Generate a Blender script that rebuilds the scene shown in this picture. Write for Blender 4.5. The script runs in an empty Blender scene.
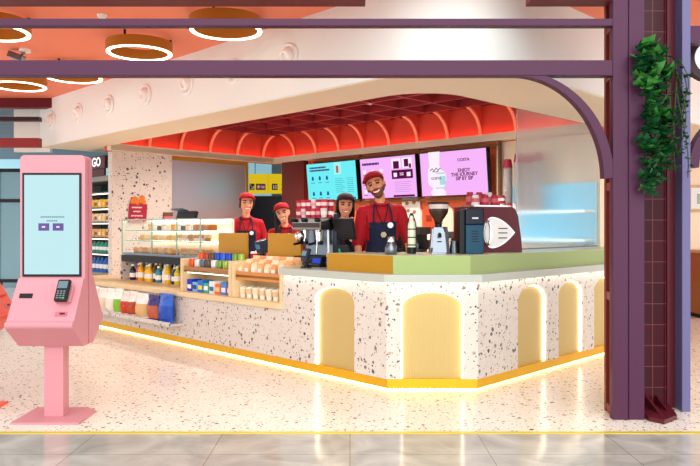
import bpy, bmesh, math, random
from mathutils import Matrix, Vector, Euler
random.seed(7)
PI = math.pi
S = bpy.context.scene
COL = S.collection

# ------------------------------------------------------------------ frames
CAM_H = 1.30
R45 = math.sqrt(.5)
MK = Matrix.Translation((.29, 5.566, 0)) @ Matrix.Rotation(-PI/4, 4, 'Z')   # the kiosk stands at 45 degrees


def K(x, y, z=0.0):
    return MK @ Vector((x, y, z))


def at(px, Y):                       # a point of the floor plan seen in photo column px at distance Y
    return ((px-350)/700*Y, Y)


# ------------------------------------------------------------------ materials
def lin(h):
    h = h.lstrip('#')
    o = []
    for i in (0, 2, 4):
        c = int(h[i:i+2], 16)/255
        o.append(c/12.92 if c <= .04045 else ((c+.055)/1.055)**2.4)
    return (o[0], o[1], o[2], 1)


MATS = {}


def mat(name, col, rough=.5, metal=0.0, emit=None, es=0.0, bump=None, coat=0.0, spec=.3):
    if name in MATS:
        return MATS[name]
    m = bpy.data.materials.new(name)
    m.use_nodes = True
    b = m.node_tree.nodes['Principled BSDF']
    c = lin(col) if isinstance(col, str) else col
    b.inputs['Base Color'].default_value = c
    b.inputs['Roughness'].default_value = rough
    b.inputs['Metallic'].default_value = metal
    if coat:
        b.inputs['Coat Weight'].default_value = coat
    if spec is not None:
        b.inputs['Specular IOR Level'].default_value = spec
    if emit:
        b.inputs['Emission Color'].default_value = lin(emit)
        b.inputs['Emission Strength'].default_value = es
    if bump:
        nt = m.node_tree
        tc = nt.nodes.new('ShaderNodeTexCoord')
        n = nt.nodes.new('ShaderNodeTexNoise')
        n.inputs['Scale'].default_value = bump[0]
        n.inputs['Detail'].default_value = 4
        bp = nt.nodes.new('ShaderNodeBump')
        bp.inputs['Strength'].default_value = bump[1]
        bp.inputs['Distance'].default_value = .01
        nt.links.new(tc.outputs['Object'], n.inputs['Vector'])
        nt.links.new(n.outputs['Fac'], bp.inputs['Height'])
        nt.links.new(bp.outputs['Normal'], b.inputs['Normal'])
    MATS[name] = m
    return m


def nd(nt, typ, **kw):
    n = nt.nodes.new(typ)
    for k, v in kw.items():
        setattr(n, k, v)
    return n


def terrazzo(name, base, chips, layers, rough=.35, base2=None):
    """layers: (scale, density, radius)"""
    m = bpy.data.materials.new(name)
    m.use_nodes = True
    nt = m.node_tree
    L = nt.links.new
    b = nt.nodes['Principled BSDF']
    b.inputs['Roughness'].default_value = rough
    tc = nd(nt, 'ShaderNodeTexCoord')
    nz = nd(nt, 'ShaderNodeTexNoise')
    nz.inputs['Scale'].default_value = 30
    L(tc.outputs['Object'], nz.inputs['Vector'])
    mx = nd(nt, 'ShaderNodeMix', data_type='VECTOR')
    mx.inputs['Factor'].default_value = .025
    L(tc.outputs['Object'], mx.inputs['A'])
    L(nz.outputs['Color'], mx.inputs['B'])
    # base with faint mottling
    n2 = nd(nt, 'ShaderNodeTexNoise')
    n2.inputs['Scale'].default_value = 14
    n2.inputs['Detail'].default_value = 6
    L(tc.outputs['Object'], n2.inputs['Vector'])
    bm_ = nd(nt, 'ShaderNodeMix', data_type='RGBA')
    bm_.inputs['A'].default_value = lin(base)
    bm_.inputs['B'].default_value = lin(base2 or base)
    L(n2.outputs['Fac'], bm_.inputs['Factor'])
    cur = bm_.outputs['Result']
    for i, (sc, dens, rad) in enumerate(layers):
        v = nd(nt, 'ShaderNodeTexVoronoi')
        v.inputs['Scale'].default_value = sc
        mp = nd(nt, 'ShaderNodeMapping')
        mp.inputs['Rotation'].default_value = (.3+i, .5*i, .4+i*.7)
        mp.inputs['Location'].default_value = (i*3.1, i*1.7, i*.9)
        L(mx.outputs['Result'], mp.inputs['Vector'])
        L(mp.outputs['Vector'], v.inputs['Vector'])
        sp = nd(nt, 'ShaderNodeSeparateColor')
        L(v.outputs['Color'], sp.inputs['Color'])
        r = nd(nt, 'ShaderNodeMath', operation='MULTIPLY_ADD')
        L(sp.outputs['Green'], r.inputs[0])
        r.inputs[1].default_value = rad*.6
        r.inputs[2].default_value = rad*.55
        lt = nd(nt, 'ShaderNodeMath', operation='LESS_THAN')
        L(v.outputs['Distance'], lt.inputs[0])
        L(r.outputs[0], lt.inputs[1])
        ex = nd(nt, 'ShaderNodeMath', operation='LESS_THAN')
        L(sp.outputs['Red'], ex.inputs[0])
        ex.inputs[1].default_value = dens
        mu = nd(nt, 'ShaderNodeMath', operation='MULTIPLY')
        L(lt.outputs[0], mu.inputs[0])
        L(ex.outputs[0], mu.inputs[1])
        rp = nd(nt, 'ShaderNodeValToRGB')
        rp.color_ramp.interpolation = 'CONSTANT'
        e = rp.color_ramp.elements
        e[0].color = lin(chips[0])
        e[1].position = 1/len(chips)
        e[1].color = lin(chips[1])
        for j in range(2, len(chips)):
            q = e.new(j/len(chips))
            q.color = lin(chips[j])
        L(sp.outputs['Blue'], rp.inputs['Fac'])
        m2 = nd(nt, 'ShaderNodeMix', data_type='RGBA')
        L(mu.outputs[0], m2.inputs['Factor'])
        L(cur, m2.inputs['A'])
        L(rp.outputs['Color'], m2.inputs['B'])
        cur = m2.outputs['Result']
    L(cur, b.inputs['Base Color'])
    return m


def brick_mat(name, c1, c2, mortar, w, h, gap, rough=.25, plane='xz', coat=.3):
    m = bpy.data.materials.new(name)
    m.use_nodes = True
    nt = m.node_tree
    L = nt.links.new
    b = nt.nodes['Principled BSDF']
    b.inputs['Roughness'].default_value = rough
    b.inputs['Specular IOR Level'].default_value = .15
    b.inputs['Coat Weight'].default_value = coat
    tc = nd(nt, 'ShaderNodeTexCoord')
    sx = nd(nt, 'ShaderNodeSeparateXYZ')
    L(tc.outputs['Object'], sx.inputs[0])
    cx = nd(nt, 'ShaderNodeCombineXYZ')
    if plane == 'xz':
        ad = nd(nt, 'ShaderNodeMath', operation='ADD')
        L(sx.outputs['X'], ad.inputs[0])
        L(sx.outputs['Y'], ad.inputs[1])
        L(ad.outputs[0], cx.inputs['X'])
        L(sx.outputs['Z'], cx.inputs['Y'])
    else:
        L(sx.outputs['X'], cx.inputs['X'])
        L(sx.outputs['Y'], cx.inputs['Y'])
    br = nd(nt, 'ShaderNodeTexBrick')
    br.offset = 0
    br.inputs['Color1'].default_value = lin(c1)
    br.inputs['Color2'].default_value = lin(c2)
    br.inputs['Mortar'].default_value = lin(mortar)
    br.inputs['Scale'].default_value = 1
    br.inputs['Mortar Size'].default_value = gap
    br.inputs['Brick Width'].default_value = w
    br.inputs['Row Height'].default_value = h
    L(cx.outputs[0], br.inputs['Vector'])
    L(br.outputs['Color'], b.inputs['Base Color'])
    return m


def marble(name):
    m = bpy.data.materials.new(name)
    m.use_nodes = True
    nt = m.node_tree
    L = nt.links.new
    b = nt.nodes['Principled BSDF']
    b.inputs['Roughness'].default_value = .12
    tc = nd(nt, 'ShaderNodeTexCoord')
    n = nd(nt, 'ShaderNodeTexNoise')
    n.inputs['Scale'].default_value = 3
    n.inputs['Detail'].default_value = 8
    n.inputs['Distortion'].default_value = 1.2
    L(tc.outputs['Object'], n.inputs['Vector'])
    r = nd(nt, 'ShaderNodeValToRGB')
    e = r.color_ramp.elements
    e[0].position, e[0].color = .3, lin('#9a968e')
    e[1].position, e[1].color = .7, lin('#c4bfb5')
    L(n.outputs['Fac'], r.inputs['Fac'])
    br = nd(nt, 'ShaderNodeTexBrick')
    br.offset = 0
    br.inputs['Color1'].default_value = (1, 1, 1, 1)
    br.inputs['Color2'].default_value = (.93, .93, .93, 1)
    br.inputs['Mortar'].default_value = (.55, .52, .48, 1)
    br.inputs['Scale'].default_value = 1
    br.inputs['Mortar Size'].default_value = .003
    br.inputs['Brick Width'].default_value = .8
    br.inputs['Row Height'].default_value = .8
    L(tc.outputs['Object'], br.inputs['Vector'])
    mu = nd(nt, 'ShaderNodeMix', data_type='RGBA', blend_type='MULTIPLY')
    mu.inputs['Factor'].default_value = 1
    L(r.outputs['Color'], mu.inputs['A'])
    L(br.outputs['Color'], mu.inputs['B'])
    L(mu.outputs['Result'], b.inputs['Base Color'])
    return m


def wood(name, c1, c2, rough=.5):
    m = bpy.data.materials.new(name)
    m.use_nodes = True
    nt = m.node_tree
    L = nt.links.new
    b = nt.nodes['Principled BSDF']
    b.inputs['Roughness'].default_value = rough
    tc = nd(nt, 'ShaderNodeTexCoord')
    mp = nd(nt, 'ShaderNodeMapping')
    mp.inputs['Scale'].default_value = (2, 14, 14)
    L(tc.outputs['Object'], mp.inputs['Vector'])
    n = nd(nt, 'ShaderNodeTexNoise')
    n.inputs['Scale'].default_value = 3
    n.inputs['Detail'].default_value = 6
    L(mp.outputs['Vector'], n.inputs['Vector'])
    x = nd(nt, 'ShaderNodeMix', data_type='RGBA')
    x.inputs['A'].default_value = lin(c1)
    x.inputs['B'].default_value = lin(c2)
    L(n.outputs['Fac'], x.inputs['Factor'])
    L(x.outputs['Result'], b.inputs['Base Color'])
    return m


def fluted(name, c, rough, metal, per, bump=.5):
    m = mat(name, c, rough, metal)
    nt = m.node_tree
    L = nt.links.new
    b = nt.nodes['Principled BSDF']
    tc = nd(nt, 'ShaderNodeTexCoord')
    w = nd(nt, 'ShaderNodeTexWave', wave_type='BANDS', bands_direction='X')
    w.inputs['Scale'].default_value = per
    L(tc.outputs['Object'], w.inputs['Vector'])
    bp = nd(nt, 'ShaderNodeBump')
    bp.inputs['Strength'].default_value = bump
    bp.inputs['Distance'].default_value = .01
    L(w.outputs['Fac'], bp.inputs['Height'])
    L(bp.outputs['Normal'], b.inputs['Normal'])
    return m


def clear_glass(name, tint='#ffffff', amount=.10):
    m = bpy.data.materials.new(name)
    m.use_nodes = True
    nt = m.node_tree
    L = nt.links.new
    nt.nodes.remove(nt.nodes['Principled BSDF'])
    out = nt.nodes['Material Output']
    t = nd(nt, 'ShaderNodeBsdfTransparent')
    t.inputs['Color'].default_value = lin(tint)
    g = nd(nt, 'ShaderNodeBsdfGlossy')
    g.inputs['Roughness'].default_value = .03
    mx = nd(nt, 'ShaderNodeMixShader')
    mx.inputs['Fac'].default_value = amount
    L(t.outputs[0], mx.inputs[1])
    L(g.outputs[0], mx.inputs[2])
    L(mx.outputs[0], out.inputs['Surface'])
    return m


def frosted_glass(name):
    m = fluted(name, '#f4fbff', .22, 0, 16, .25)
    b = m.node_tree.nodes['Principled BSDF']
    b.inputs['Transmission Weight'].default_value = .93
    b.inputs['IOR'].default_value = 1.12
    return m


WHITE = mat('white_paint', '#f2f8f3', .6)
CREAM = mat('cream_paint', '#ecdcc3', .6)
CORAL = mat('coral_paint', '#f68b6a', .55)
COVE = mat('cove_coral', '#d9503e', .6)
DKRED = mat('dark_red_paint', '#6a0d18', .5, spec=.3)
BARRED = mat('coffer_bar_red', '#a32f32', .5, spec=.3)
RIBC = mat('rib_coral', '#f59a80', .5)
PURPLE = mat('plum_steel', '#4d2641', .45, 0, spec=.22)
REDSTEEL = mat('red_steel', '#8e2b2a', .42)
PINK = mat('pink_metal', '#cd8890', .42)
PINKD = mat('pink_side', '#c47880', .4)
CORALK = mat('coral_kiosk', '#ea5f4a', .4)
MUSTARD = mat('mustard_metal', '#b98516', .38, .25)
SAGE = mat('sage_metal', '#97a968', .38, .1)
GOLD = fluted('gold_fluted', '#bda468', .45, .15, 22, .10)
PLINTH = mat('brass_plinth', '#d9a51c', .3, .45)
STONE = mat('grey_stone', '#b3b8ac', .3)
WOOD = wood('pale_wood', '#e6cfa2', '#d8bb88')
WOODD = wood('brown_wood', '#b57a3c', '#9a632d')
BLACK = mat('black_plastic', '#0d0e12', .4, spec=.3)
DARK = mat('dark_lining', '#1c1d20', .6)
STEEL = mat('steel', '#737a83', .26, .9)
CHROME = mat('chrome', '#e4e4e4', .08, 1)
BRASS = mat('brass_ring', '#b57d2c', .4, .3)
LED = mat('led_warm', '#fff1d6', .5, 0, '#fff4e0', 4.5)
LEDW = mat('led_white', '#ffffff', .5, 0, '#fff6ea', 5)
LEDS = mat('led_soft', '#ffffff', .5, 0, '#ffeccf', 2.2)
LEDC = mat('led_cove', '#ffb49a', .5, 0, '#ff9a78', 9)
TZ = terrazzo('terrazzo_counter', '#d5ccc2', ['#3b3230', '#6d6460', '#8a6a58', '#4d5a63', '#b39a86'],
              [(27, .30, .40), (54, .27, .35)], .4, '#c9bfb5')
TZW = terrazzo('terrazzo_wall', '#dcd0c6', ['#33292a', '#5f4c48', '#8c5b4e', '#55585c'],
               [(17, .33, .36), (40, .25, .32)], .5, '#d0c3b8')
TZF = terrazzo('terrazzo_floor', '#f4e8d8', ['#4a3d36', '#8b6a52', '#a98b72', '#6c6058'],
               [(26, .20, .33), (46, .25, .35), (80, .26, .33)], .22, '#efe4d4')
MARBLE = marble('marble_tiles')
TILE = brick_mat('burgundy_tile', '#3f0a16', '#360812', '#6b3440', .10, .15, .003, .3, 'xz', .05)
GLASS = clear_glass('case_glass', '#fdfffe', .035)
GEDGE = mat('glass_edge', '#86b6a2', .2)
FROST = frosted_glass('frosted_glass')
SKIN1 = mat('skin_light', '#dc9c7c', .55)
SKIN2 = mat('skin_mid', '#cf8a68', .55)
LIP = mat('lips', '#b04a4a', .5)
TEETH = mat('teeth', '#fff6ee', .3)
EYE = mat('eyes', '#2a1c18', .3)
BROW = mat('brow_hair', '#4a2e20', .7)
BEARD = mat('beard_hair', '#6b452f', .8)
HAIRB = mat('hair_brown', '#3c241a', .6)
HAIRK = mat('hair_black', '#17110f', .55)
SHIRT = mat('red_shirt', '#a80f1f', .8, bump=(60, .25))
SHIRTD = mat('burgundy_shirt', '#7c1028', .8, bump=(60, .25))
NAVY = mat('navy_apron', '#141c36', .8, bump=(90, .2))
CAPR = mat('red_cap', '#a3141f', .75)
CAPD = mat('dark_cap', '#3d1c26', .7)
TROUSER = mat('black_trousers', '#1b1b20', .8)
SHOE = mat('black_shoe', '#101012', .5)
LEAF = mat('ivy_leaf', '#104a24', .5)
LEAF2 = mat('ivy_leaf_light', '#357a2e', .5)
STEM = mat('ivy_stem', '#3d4a26', .7)


def paint(hexc, rough=.45, metal=0.0):
    return mat('paint_'+hexc.strip('#')+('m' if metal else ''), hexc, rough, metal)


def glow(hexc, s):
    return mat('glow_%s_%s' % (hexc.strip('#'), s), '#050505', .5, 0, hexc, s, spec=.1)


# ------------------------------------------------------------------ mesh builder
class MB:
    def __init__(self, M=None):
        self.bm = bmesh.new()
        self.mi = 0
        self.M = M or Matrix()

    def v(self, p):
        return self.bm.verts.new(self.M @ Vector(p))

    def f(self, vs):
        try:
            f = self.bm.faces.new(vs)
            f.material_index = self.mi
            return f
        except ValueError:
            return None

    def box(self, c, s, rot=None, bevel=0.0):
        R = Matrix.Translation(c) @ (rot.to_matrix().to_4x4() if rot is not None else Matrix())
        h = [x/2 for x in s]
        vs = [self.v(R @ Vector((sx*h[0], sy*h[1], sz*h[2]))) for sx in (-1, 1) for sy in (-1, 1) for sz in (-1, 1)]
        fs = [self.f([vs[i] for i in q]) for q in
              ((0, 1, 3, 2), (4, 6, 7, 5), (0, 4, 5, 1), (2, 3, 7, 6), (0, 2, 6, 4), (1, 5, 7, 3))]
        if bevel:
            es = list({e for f in fs for e in f.edges})
            r = bmesh.ops.bevel(self.bm, geom=es, offset=bevel, segments=2, affect='EDGES', profile=.6)
            for f in r['faces']:
                f.material_index = self.mi
        return self

    def span(self, a, b, bevel=0.0):
        return self.box([(a[i]+b[i])/2 for i in range(3)], [abs(b[i]-a[i]) for i in range(3)], None, bevel)

    def prism(self, pts, axis, a, b):
        def P(p, q):
            return {'x': (q, p[0], p[1]), 'y': (p[0], q, p[1]), 'z': (p[0], p[1], q)}[axis]
        A = [self.v(P(p, a)) for p in pts]
        B = [self.v(P(p, b)) for p in pts]
        n = len(pts)
        self.f(A[::-1])
        self.f(B)
        for i in range(n):
            j = (i+1) % n
            self.f([A[i], A[j], B[j], B[i]])
        return self

    def lathe(self, prof, seg=20, c=(0, 0, 0), R=None, cap=True):
        T = Matrix.Translation(c) @ (R.to_4x4() if R is not None else Matrix())
        rings = []
        for r, z in prof:
            if r < 1e-5:
                rings.append([self.v(T @ Vector((0, 0, z)))])
            else:
                rings.append([self.v(T @ Vector((r*math.cos(2*PI*i/seg), r*math.sin(2*PI*i/seg), z))) for i in range(seg)])
        for a, b in zip(rings, rings[1:]):
            for i in range(seg):
                j = (i+1) % seg
                if len(a) == 1 and len(b) == 1:
                    continue
                if len(a) == 1:
                    self.f([a[0], b[j], b[i]])
                elif len(b) == 1:
                    self.f([a[i], a[j], b[0]])
                else:
                    self.f([a[i], a[j], b[j], b[i]])
        if cap:
            if len(rings[0]) > 1:
                self.f(rings[0][::-1])
            if len(rings[-1]) > 1:
                self.f(rings[-1])
        return self

    def cyl(self, c, r, h, seg=20, R=None, r2=None):
        return self.lathe([(r, 0), (r if r2 is None else r2, h)], seg, c, R)

    def tube(self, path, r, seg=8, closed=False):
        P = [Vector(p) for p in path]
        n = len(P)
        rings = []
        up = Vector((0, 0, 1))
        prev = None
        for i in range(n):
            if closed:
                d = P[(i+1) % n]-P[i-1]
            else:
                d = P[min(i+1, n-1)]-P[max(i-1, 0)]
            d.normalize()
            s = prev if prev is not None else (d.cross(up) if abs(d.dot(up)) < .95 else d.cross(Vector((1, 0, 0))))
            s = s - d*s.dot(d)
            s.normalize()
            prev = s
            t = d.cross(s)
            rr = r[i] if isinstance(r, (list, tuple)) else r
            rings.append([self.v(P[i]+(s*math.cos(2*PI*k/seg)+t*math.sin(2*PI*k/seg))*rr) for k in range(seg)])
        m = n if closed else n-1
        for i in range(m):
            a, b = rings[i], rings[(i+1) % n]
            for k in range(seg):
                j = (k+1) % seg
                self.f([a[k], a[j], b[j], b[k]])
        if not closed:
            self.f(rings[0][::-1])
            self.f(rings[-1])
        return self

    def hull(self, pts):
        vs = [self.v(p) for p in pts]
        r = bmesh.ops.convex_hull(self.bm, input=vs)
        for g in r['geom']:
            if isinstance(g, bmesh.types.BMFace):
                g.material_index = self.mi
        dead = [g for g in r['geom_interior'] if isinstance(g, bmesh.types.BMVert)]
        bmesh.ops.delete(self.bm, geom=dead, context='VERTS')
        return self

    def pill(self, p0, r0, p1=None, r1=None, B=None, n=10):
        pts = []
        for p, r in ((p0, r0), (p1, r1 if r1 is not None else r0)):
            if p is None:
                continue
            rv = Vector((r, r, r)) if isinstance(r, (int, float)) else Vector(r)
            for i in range(n//2+1):
                th = PI*i/(n//2)
                k = 1 if i in (0, n//2) else n
                for j in range(k):
                    ph = 2*PI*j/n
                    d = Vector((math.sin(th)*math.cos(ph)*rv.x, math.sin(th)*math.sin(ph)*rv.y, math.cos(th)*rv.z))
                    if B is not None:
                        d = B @ d
                    pts.append(Vector(p)+d)
        return self.hull(pts)

    def ball(self, c, r, seg=14, rings=8):
        rv = (r, r, r) if isinstance(r, (int, float)) else r
        prof = []
        T = self.M
        self.M = T @ Matrix.Translation(c) @ Matrix.Diagonal((rv[0], rv[1], rv[2], 1))
        for i in range(rings+1):
            a = -PI/2+PI*i/rings
            prof.append((math.cos(a) if 0 < i < rings else 0, math.sin(a)))
        self.lathe(prof, seg)
        self.M = T
        return self

    def build(self, name, mats, parent=None, smooth=False, k=False, loc=None, rz=0, recalc=True):
        bm = self.bm
        if recalc:
            bmesh.ops.recalc_face_normals(bm, faces=bm.faces[:])
        me = bpy.data.meshes.new(name)
        bm.to_mesh(me)
        bm.free()
        for m in (mats if isinstance(mats, (list, tuple)) else [mats]):
            me.materials.append(m)
        if smooth:
            me.polygons.foreach_set('use_smooth', [True]*len(me.polygons))
            me.set_sharp_from_angle(angle=math.radians(40))
        o = bpy.data.objects.new(name, me)
        COL.objects.link(o)
        if parent is not None:
            o.parent = parent
        elif k:
            o.matrix_world = MK
        if loc is not None:
            o.location = loc
            o.rotation_euler = (0, 0, rz)
        return o


def mesh_obj(name, me, mats, parent=None):
    me.materials.clear()
    for m in (mats if isinstance(mats, (list, tuple)) else [mats]):
        me.materials.append(m)
    o = bpy.data.objects.new(name, me)
    COL.objects.link(o)
    if parent is not None:
        o.parent = parent
    return o


def tag(o, label=None, cat=None, group=None, kind=None):
    if label:
        o['label'] = label
    if cat:
        o['category'] = cat
    if group:
        o['group'] = group
    if kind:
        o['kind'] = kind
    return o


def thing(name, label, cat, loc, rz=0, group=None):
    o = bpy.data.objects.new(name, None)
    o.empty_display_size = .1
    COL.objects.link(o)
    o.location = loc
    o.rotation_euler = (0, 0, rz)
    return tag(o, label, cat, group)


def kthing(name, label, cat, p, rz=0, group=None):
    return thing(name, label, cat, K(*p), rz-PI/4, group)


def struct(o):
    o['kind'] = 'structure'
    return o


def eval_mesh(o):
    dg = bpy.context.evaluated_depsgraph_get()
    me = bpy.data.meshes.new_from_object(o.evaluated_get(dg))
    return me


def fill2d(name, outer, holes, thick, mats, parent=None):
    """flat polygon with holes in xy, z from 0 to thick"""
    cu = bpy.data.curves.new('tmp', 'CURVE')
    cu.dimensions = '2D'
    cu.fill_mode = 'BOTH'
    cu.extrude = thick/2
    for pts in [outer]+holes:
        sp = cu.splines.new('POLY')
        sp.points.add(len(pts)-1)
        for p, q in zip(sp.points, pts):
            p.co = (q[0], q[1], 0, 1)
        sp.use_cyclic_u = True
    t = bpy.data.objects.new('tmp', cu)
    COL.objects.link(t)
    me = eval_mesh(t)
    bpy.data.objects.remove(t)
    bpy.data.curves.remove(cu)
    me.transform(Matrix.Translation((0, 0, thick/2)))
    me.name = name
    return mesh_obj(name, me, mats, parent)


def text_mesh(s, size, depth=.002, align='CENTER'):
    cu = bpy.data.curves.new('tmp', 'FONT')
    cu.body = s
    cu.size = size
    cu.extrude = depth/2
    cu.align_x = align
    cu.align_y = 'CENTER'
    cu.resolution_u = 3
    cu.offset = size*.022
    t = bpy.data.objects.new('tmp', cu)
    COL.objects.link(t)
    me = eval_mesh(t)
    bpy.data.objects.remove(t)
    bpy.data.curves.remove(cu)
    me.transform(Matrix.Rotation(PI/2, 4, 'X'))      # upright, facing -y
    return me


def text(name, s, size, m, parent, loc, bold=1.0, rx=0):
    me = text_mesh(s, size)
    if bold != 1.0:
        me.transform(Matrix.Diagonal((bold, 1, 1, 1)))
    o = mesh_obj(name, me, m, parent)
    o.location = loc
    o.rotation_euler = (rx, 0, 0)
    return o


def copy_tree(o, parent=None):
    c = o.copy()
    COL.objects.link(c)
    if parent is not None:
        c.parent = parent
        c.matrix_parent_inverse = o.matrix_parent_inverse
    for ch in list(o.children):
        copy_tree(ch, c)
    return c


def arc(cx, cy, rx, ry, a0, a1, n):
    return [(cx+rx*math.cos(math.radians(a0+(a1-a0)*i/n)), cy+ry*math.sin(math.radians(a0+(a1-a0)*i/n))) for i in range(n+1)]


# ================================================================== SETTING
# floors
struct(MB().span((-8, 4.44, -.08), (9, 17, 0)).build('floor', TZF))
struct(MB().span((-8, -1.5, -.08), (9, 4.40, 0)).build('floor', MARBLE))
struct(MB().span((-8, 4.40, -.08), (9, 4.44, .004)).build('trim_1', mat('yellow_strip', '#d8c23c', .3, .2)))

# coral ceiling with the dark red header beams at its front
struct(MB().span((-7.5, 4.86, 3.18), (6.5, 10.2, 3.26)).build('ceiling', CORAL))
struct(MB().span((-6, 4.72, 2.83), (.105, 4.86, 3.3)).build('trim_2', DKRED))
struct(MB().span((1.22, 4.72, 2.83), (1.85, 4.86, 3.3)).build('trim_3', DKRED))
struct(MB().span((-7.5, 10.2, 3.04), (-3.6, 10.34, 3.3)).build('trim_4', DKRED))

# white fascia, cream soffit with the coffered opening
FR = .8
fas = [(-7, 0), (.03, 0)] + arc(.03, FR, FR, FR, -90, 0, 16)[1:] + [(.83, 6.5)]
inn = [(.73, 6.5)] + arc(.03, FR, FR-.1, FR-.1, 0, -90, 16) + [(-6.9, .1), (-6.9, 3.2), (-7, 3.2)]
m = MB()
m.prism(fas+inn, 'z', 2.5, 3.3)
struct(m.build('wall_front', WHITE, k=True, smooth=True))
hole = [(-6.1, 3.8), (-6.1, .6), (-.55, .6)] + arc(-.55, 1.1, .5, .5, -90, 0, 12)[1:] + [(-.05, 3.8)]
o = fill2d('ceiling', [(-6.98, .02), (.03, .02)] + arc(.03, FR, FR-.02, FR-.02, -90, 0, 16)[1:] + [(.81, 6.5), (-.02, 6.5), (-.02, 3.95), (-6.2, 3.95), (-6.98, 3.2)],
           [hole[::-1]], .03, CREAM)
o.matrix_world = MK @ Matrix.Translation((0, 0, 2.49))
struct(o)
# recess: upper coffered ceiling, its walls, bars and ribs
m = MB()
m.span((-6.2, .5, 2.93), (.05, 3.9, 2.97))
coff = m.build('ceiling', DKRED, k=True)
struct(coff)
inner = MB()
inner.prism([(-6.15, .55)]+[(-.55, .55)]+arc(-.55, 1.1, .55, .55, -90, 0, 12)[1:]+[(0, 3.8), (-.05, 3.8)]+arc(-.55, 1.1, .5, .5, 0, -90, 12)+[(-6.15, .6)], 'z', 2.5, 2.94)
struct(inner.build('trim_5', WHITE, k=True))
NX, NY = 11, 6
for i in range(1, NX):
    x = -6.1+i*.55
    MB().span((x-.018, .6, 2.84), (x+.018, 3.42, 2.93)).build('coffer_bar', BARRED, coff)
for j in range(1, NY):
    y = .6+j*.535
    MB().span((-5.7, y-.018, 2.842), (-.05, y+.018, 2.93)).build('coffer_bar', BARRED, coff)


def rib_profile(R=.38, t=.0):
    # fills the corner between wall and ceiling: quarter circle (u away from wall, z)
    pts = [(0, 0)]
    pts += [(R-R*math.cos(math.radians(a)), R*math.sin(math.radians(a))) for a in range(0, 91, 9)]
    pts += [(R, .41), (0, .41)]
    return pts


def rim_profile(R=.38, w=.022):
    o = [(R-(R)*math.cos(math.radians(a)), R*math.sin(math.radians(a))) for a in range(0, 91, 9)]
    i = [(R-(R-w)*math.cos(math.radians(a)), (R-w)*math.sin(math.radians(a))) for a in range(90, -1, -9)]
    return o+i


for i in range(1, 11):                      # along the back wall
    x = -6.1+i*.55
    b = MB()
    b.prism([(3.79-u, 2.52+z) for u, z in rib_profile()], 'x', x-.014, x+.014)
    r = b.build('rib', COVE, coff)
    b = MB()
    b.prism([(3.79-u, 2.52+z) for u, z in rim_profile()], 'x', x-.022, x+.022)
    b.build('rib_edge', RIBC, r)
for j in range(0, 6):                       # along the left wall
    y = .75+j*.55
    b = MB()
    b.prism([(-6.09+u, 2.52+z) for u, z in rib_profile()], 'y', y-.014, y+.014)
    r = b.build('rib', COVE, coff)
    b = MB()
    b.prism([(-6.09+u, 2.52+z) for u, z in rim_profile()], 'y', y-.022, y+.022)
    b.build('rib_edge', RIBC, r)
struct(MB().span((-6.15, 3.79, 2.42), (.0, 3.83, 2.94)).build('wall_back', COVE, k=True))
struct(MB().span((-6.14, .6, 2.42), (-6.1, 3.83, 2.94)).build('wall_left', COVE, k=True))
# cream ledges under the ribs with cove light behind their lip
m = MB()
m.span((-6.1, 3.66, 2.43), (0, 3.79, 2.50))
m.span((-6.1, 3.655, 2.43), (0, 3.665, 2.525))
lb = struct(m.build('trim_6', CREAM, k=True))
MB().span((-6.05, 3.68, 2.50), (-.05, 3.70, 2.515)).build('cove_light', LEDC, lb)
m = MB()
m.span((-6.1, .62, 2.43), (-5.97, 3.66, 2.50))
m.span((-5.98, .62, 2.43), (-5.97, 3.66, 2.525))
ll = struct(m.build('trim_7', CREAM, k=True))
MB().span((-6.01, .65, 2.50), (-5.99, 3.62, 2.515)).build('cove_light', LEDC, ll)

# back wall with cream arched fields and red corner
struct(MB().span((-1.46, 3.80, 0), (-.03, 3.92, 2.43)).build('wall_back', mat('cream_wall', '#f0dcc0', .6), k=True))
bw = struct(MB().span((-5.24, 3.80, 0), (-1.46, 3.92, 2.43)).build('wall_back', mat('orange_wall', '#e5693f', .6), k=True))
struct(MB().span((-5.80, 3.70, 0), (-5.22, 3.94, 2.43)).build('trim_8', mat('oxide_red', '#6d241c', .55), k=True))
for x0, x1, z1 in ((-2.46, -2.16, 1.62), (-3.0, -2.72, 1.62), (-3.45, -3.12, 1.62), (-1.95, -1.5, 1.62)):
    w = (x1-x0)/2
    pts = [(x0, 1.0), (x1, 1.0), (x1, z1-w)] + arc((x0+x1)/2, z1-w, w, w, 0, 180, 12)[1:]
    MB().prism(pts, 'y', 3.785, 3.80).build('arch_field', CREAM, bw)
# left back wall: terrazzo pier and stainless panel
struct(MB().span((-6.22, .70, 0), (-6.1, 1.70, 2.43)).build('wall_left', TZW, k=True))
wm = struct(MB().span((-6.2, 1.70, 0), (-6.11, 3.17, 2.43)).build('wall_left', fluted('brushed_steel_panel', '#b9bcc0', .35, .8, 3, .05), k=True))
MB().span((-6.13, 3.15, 0), (-6.09, 3.19, 2.43)).build('edge_strip', mat('brass_edge', '#b78c3a', .35, .6), wm)
MB().span((-6.12, 1.70, 2.36), (-6.095, 3.17, 2.42)).build('head_strip', mat('brass_edge', '#b78c3a'), wm)

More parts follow.
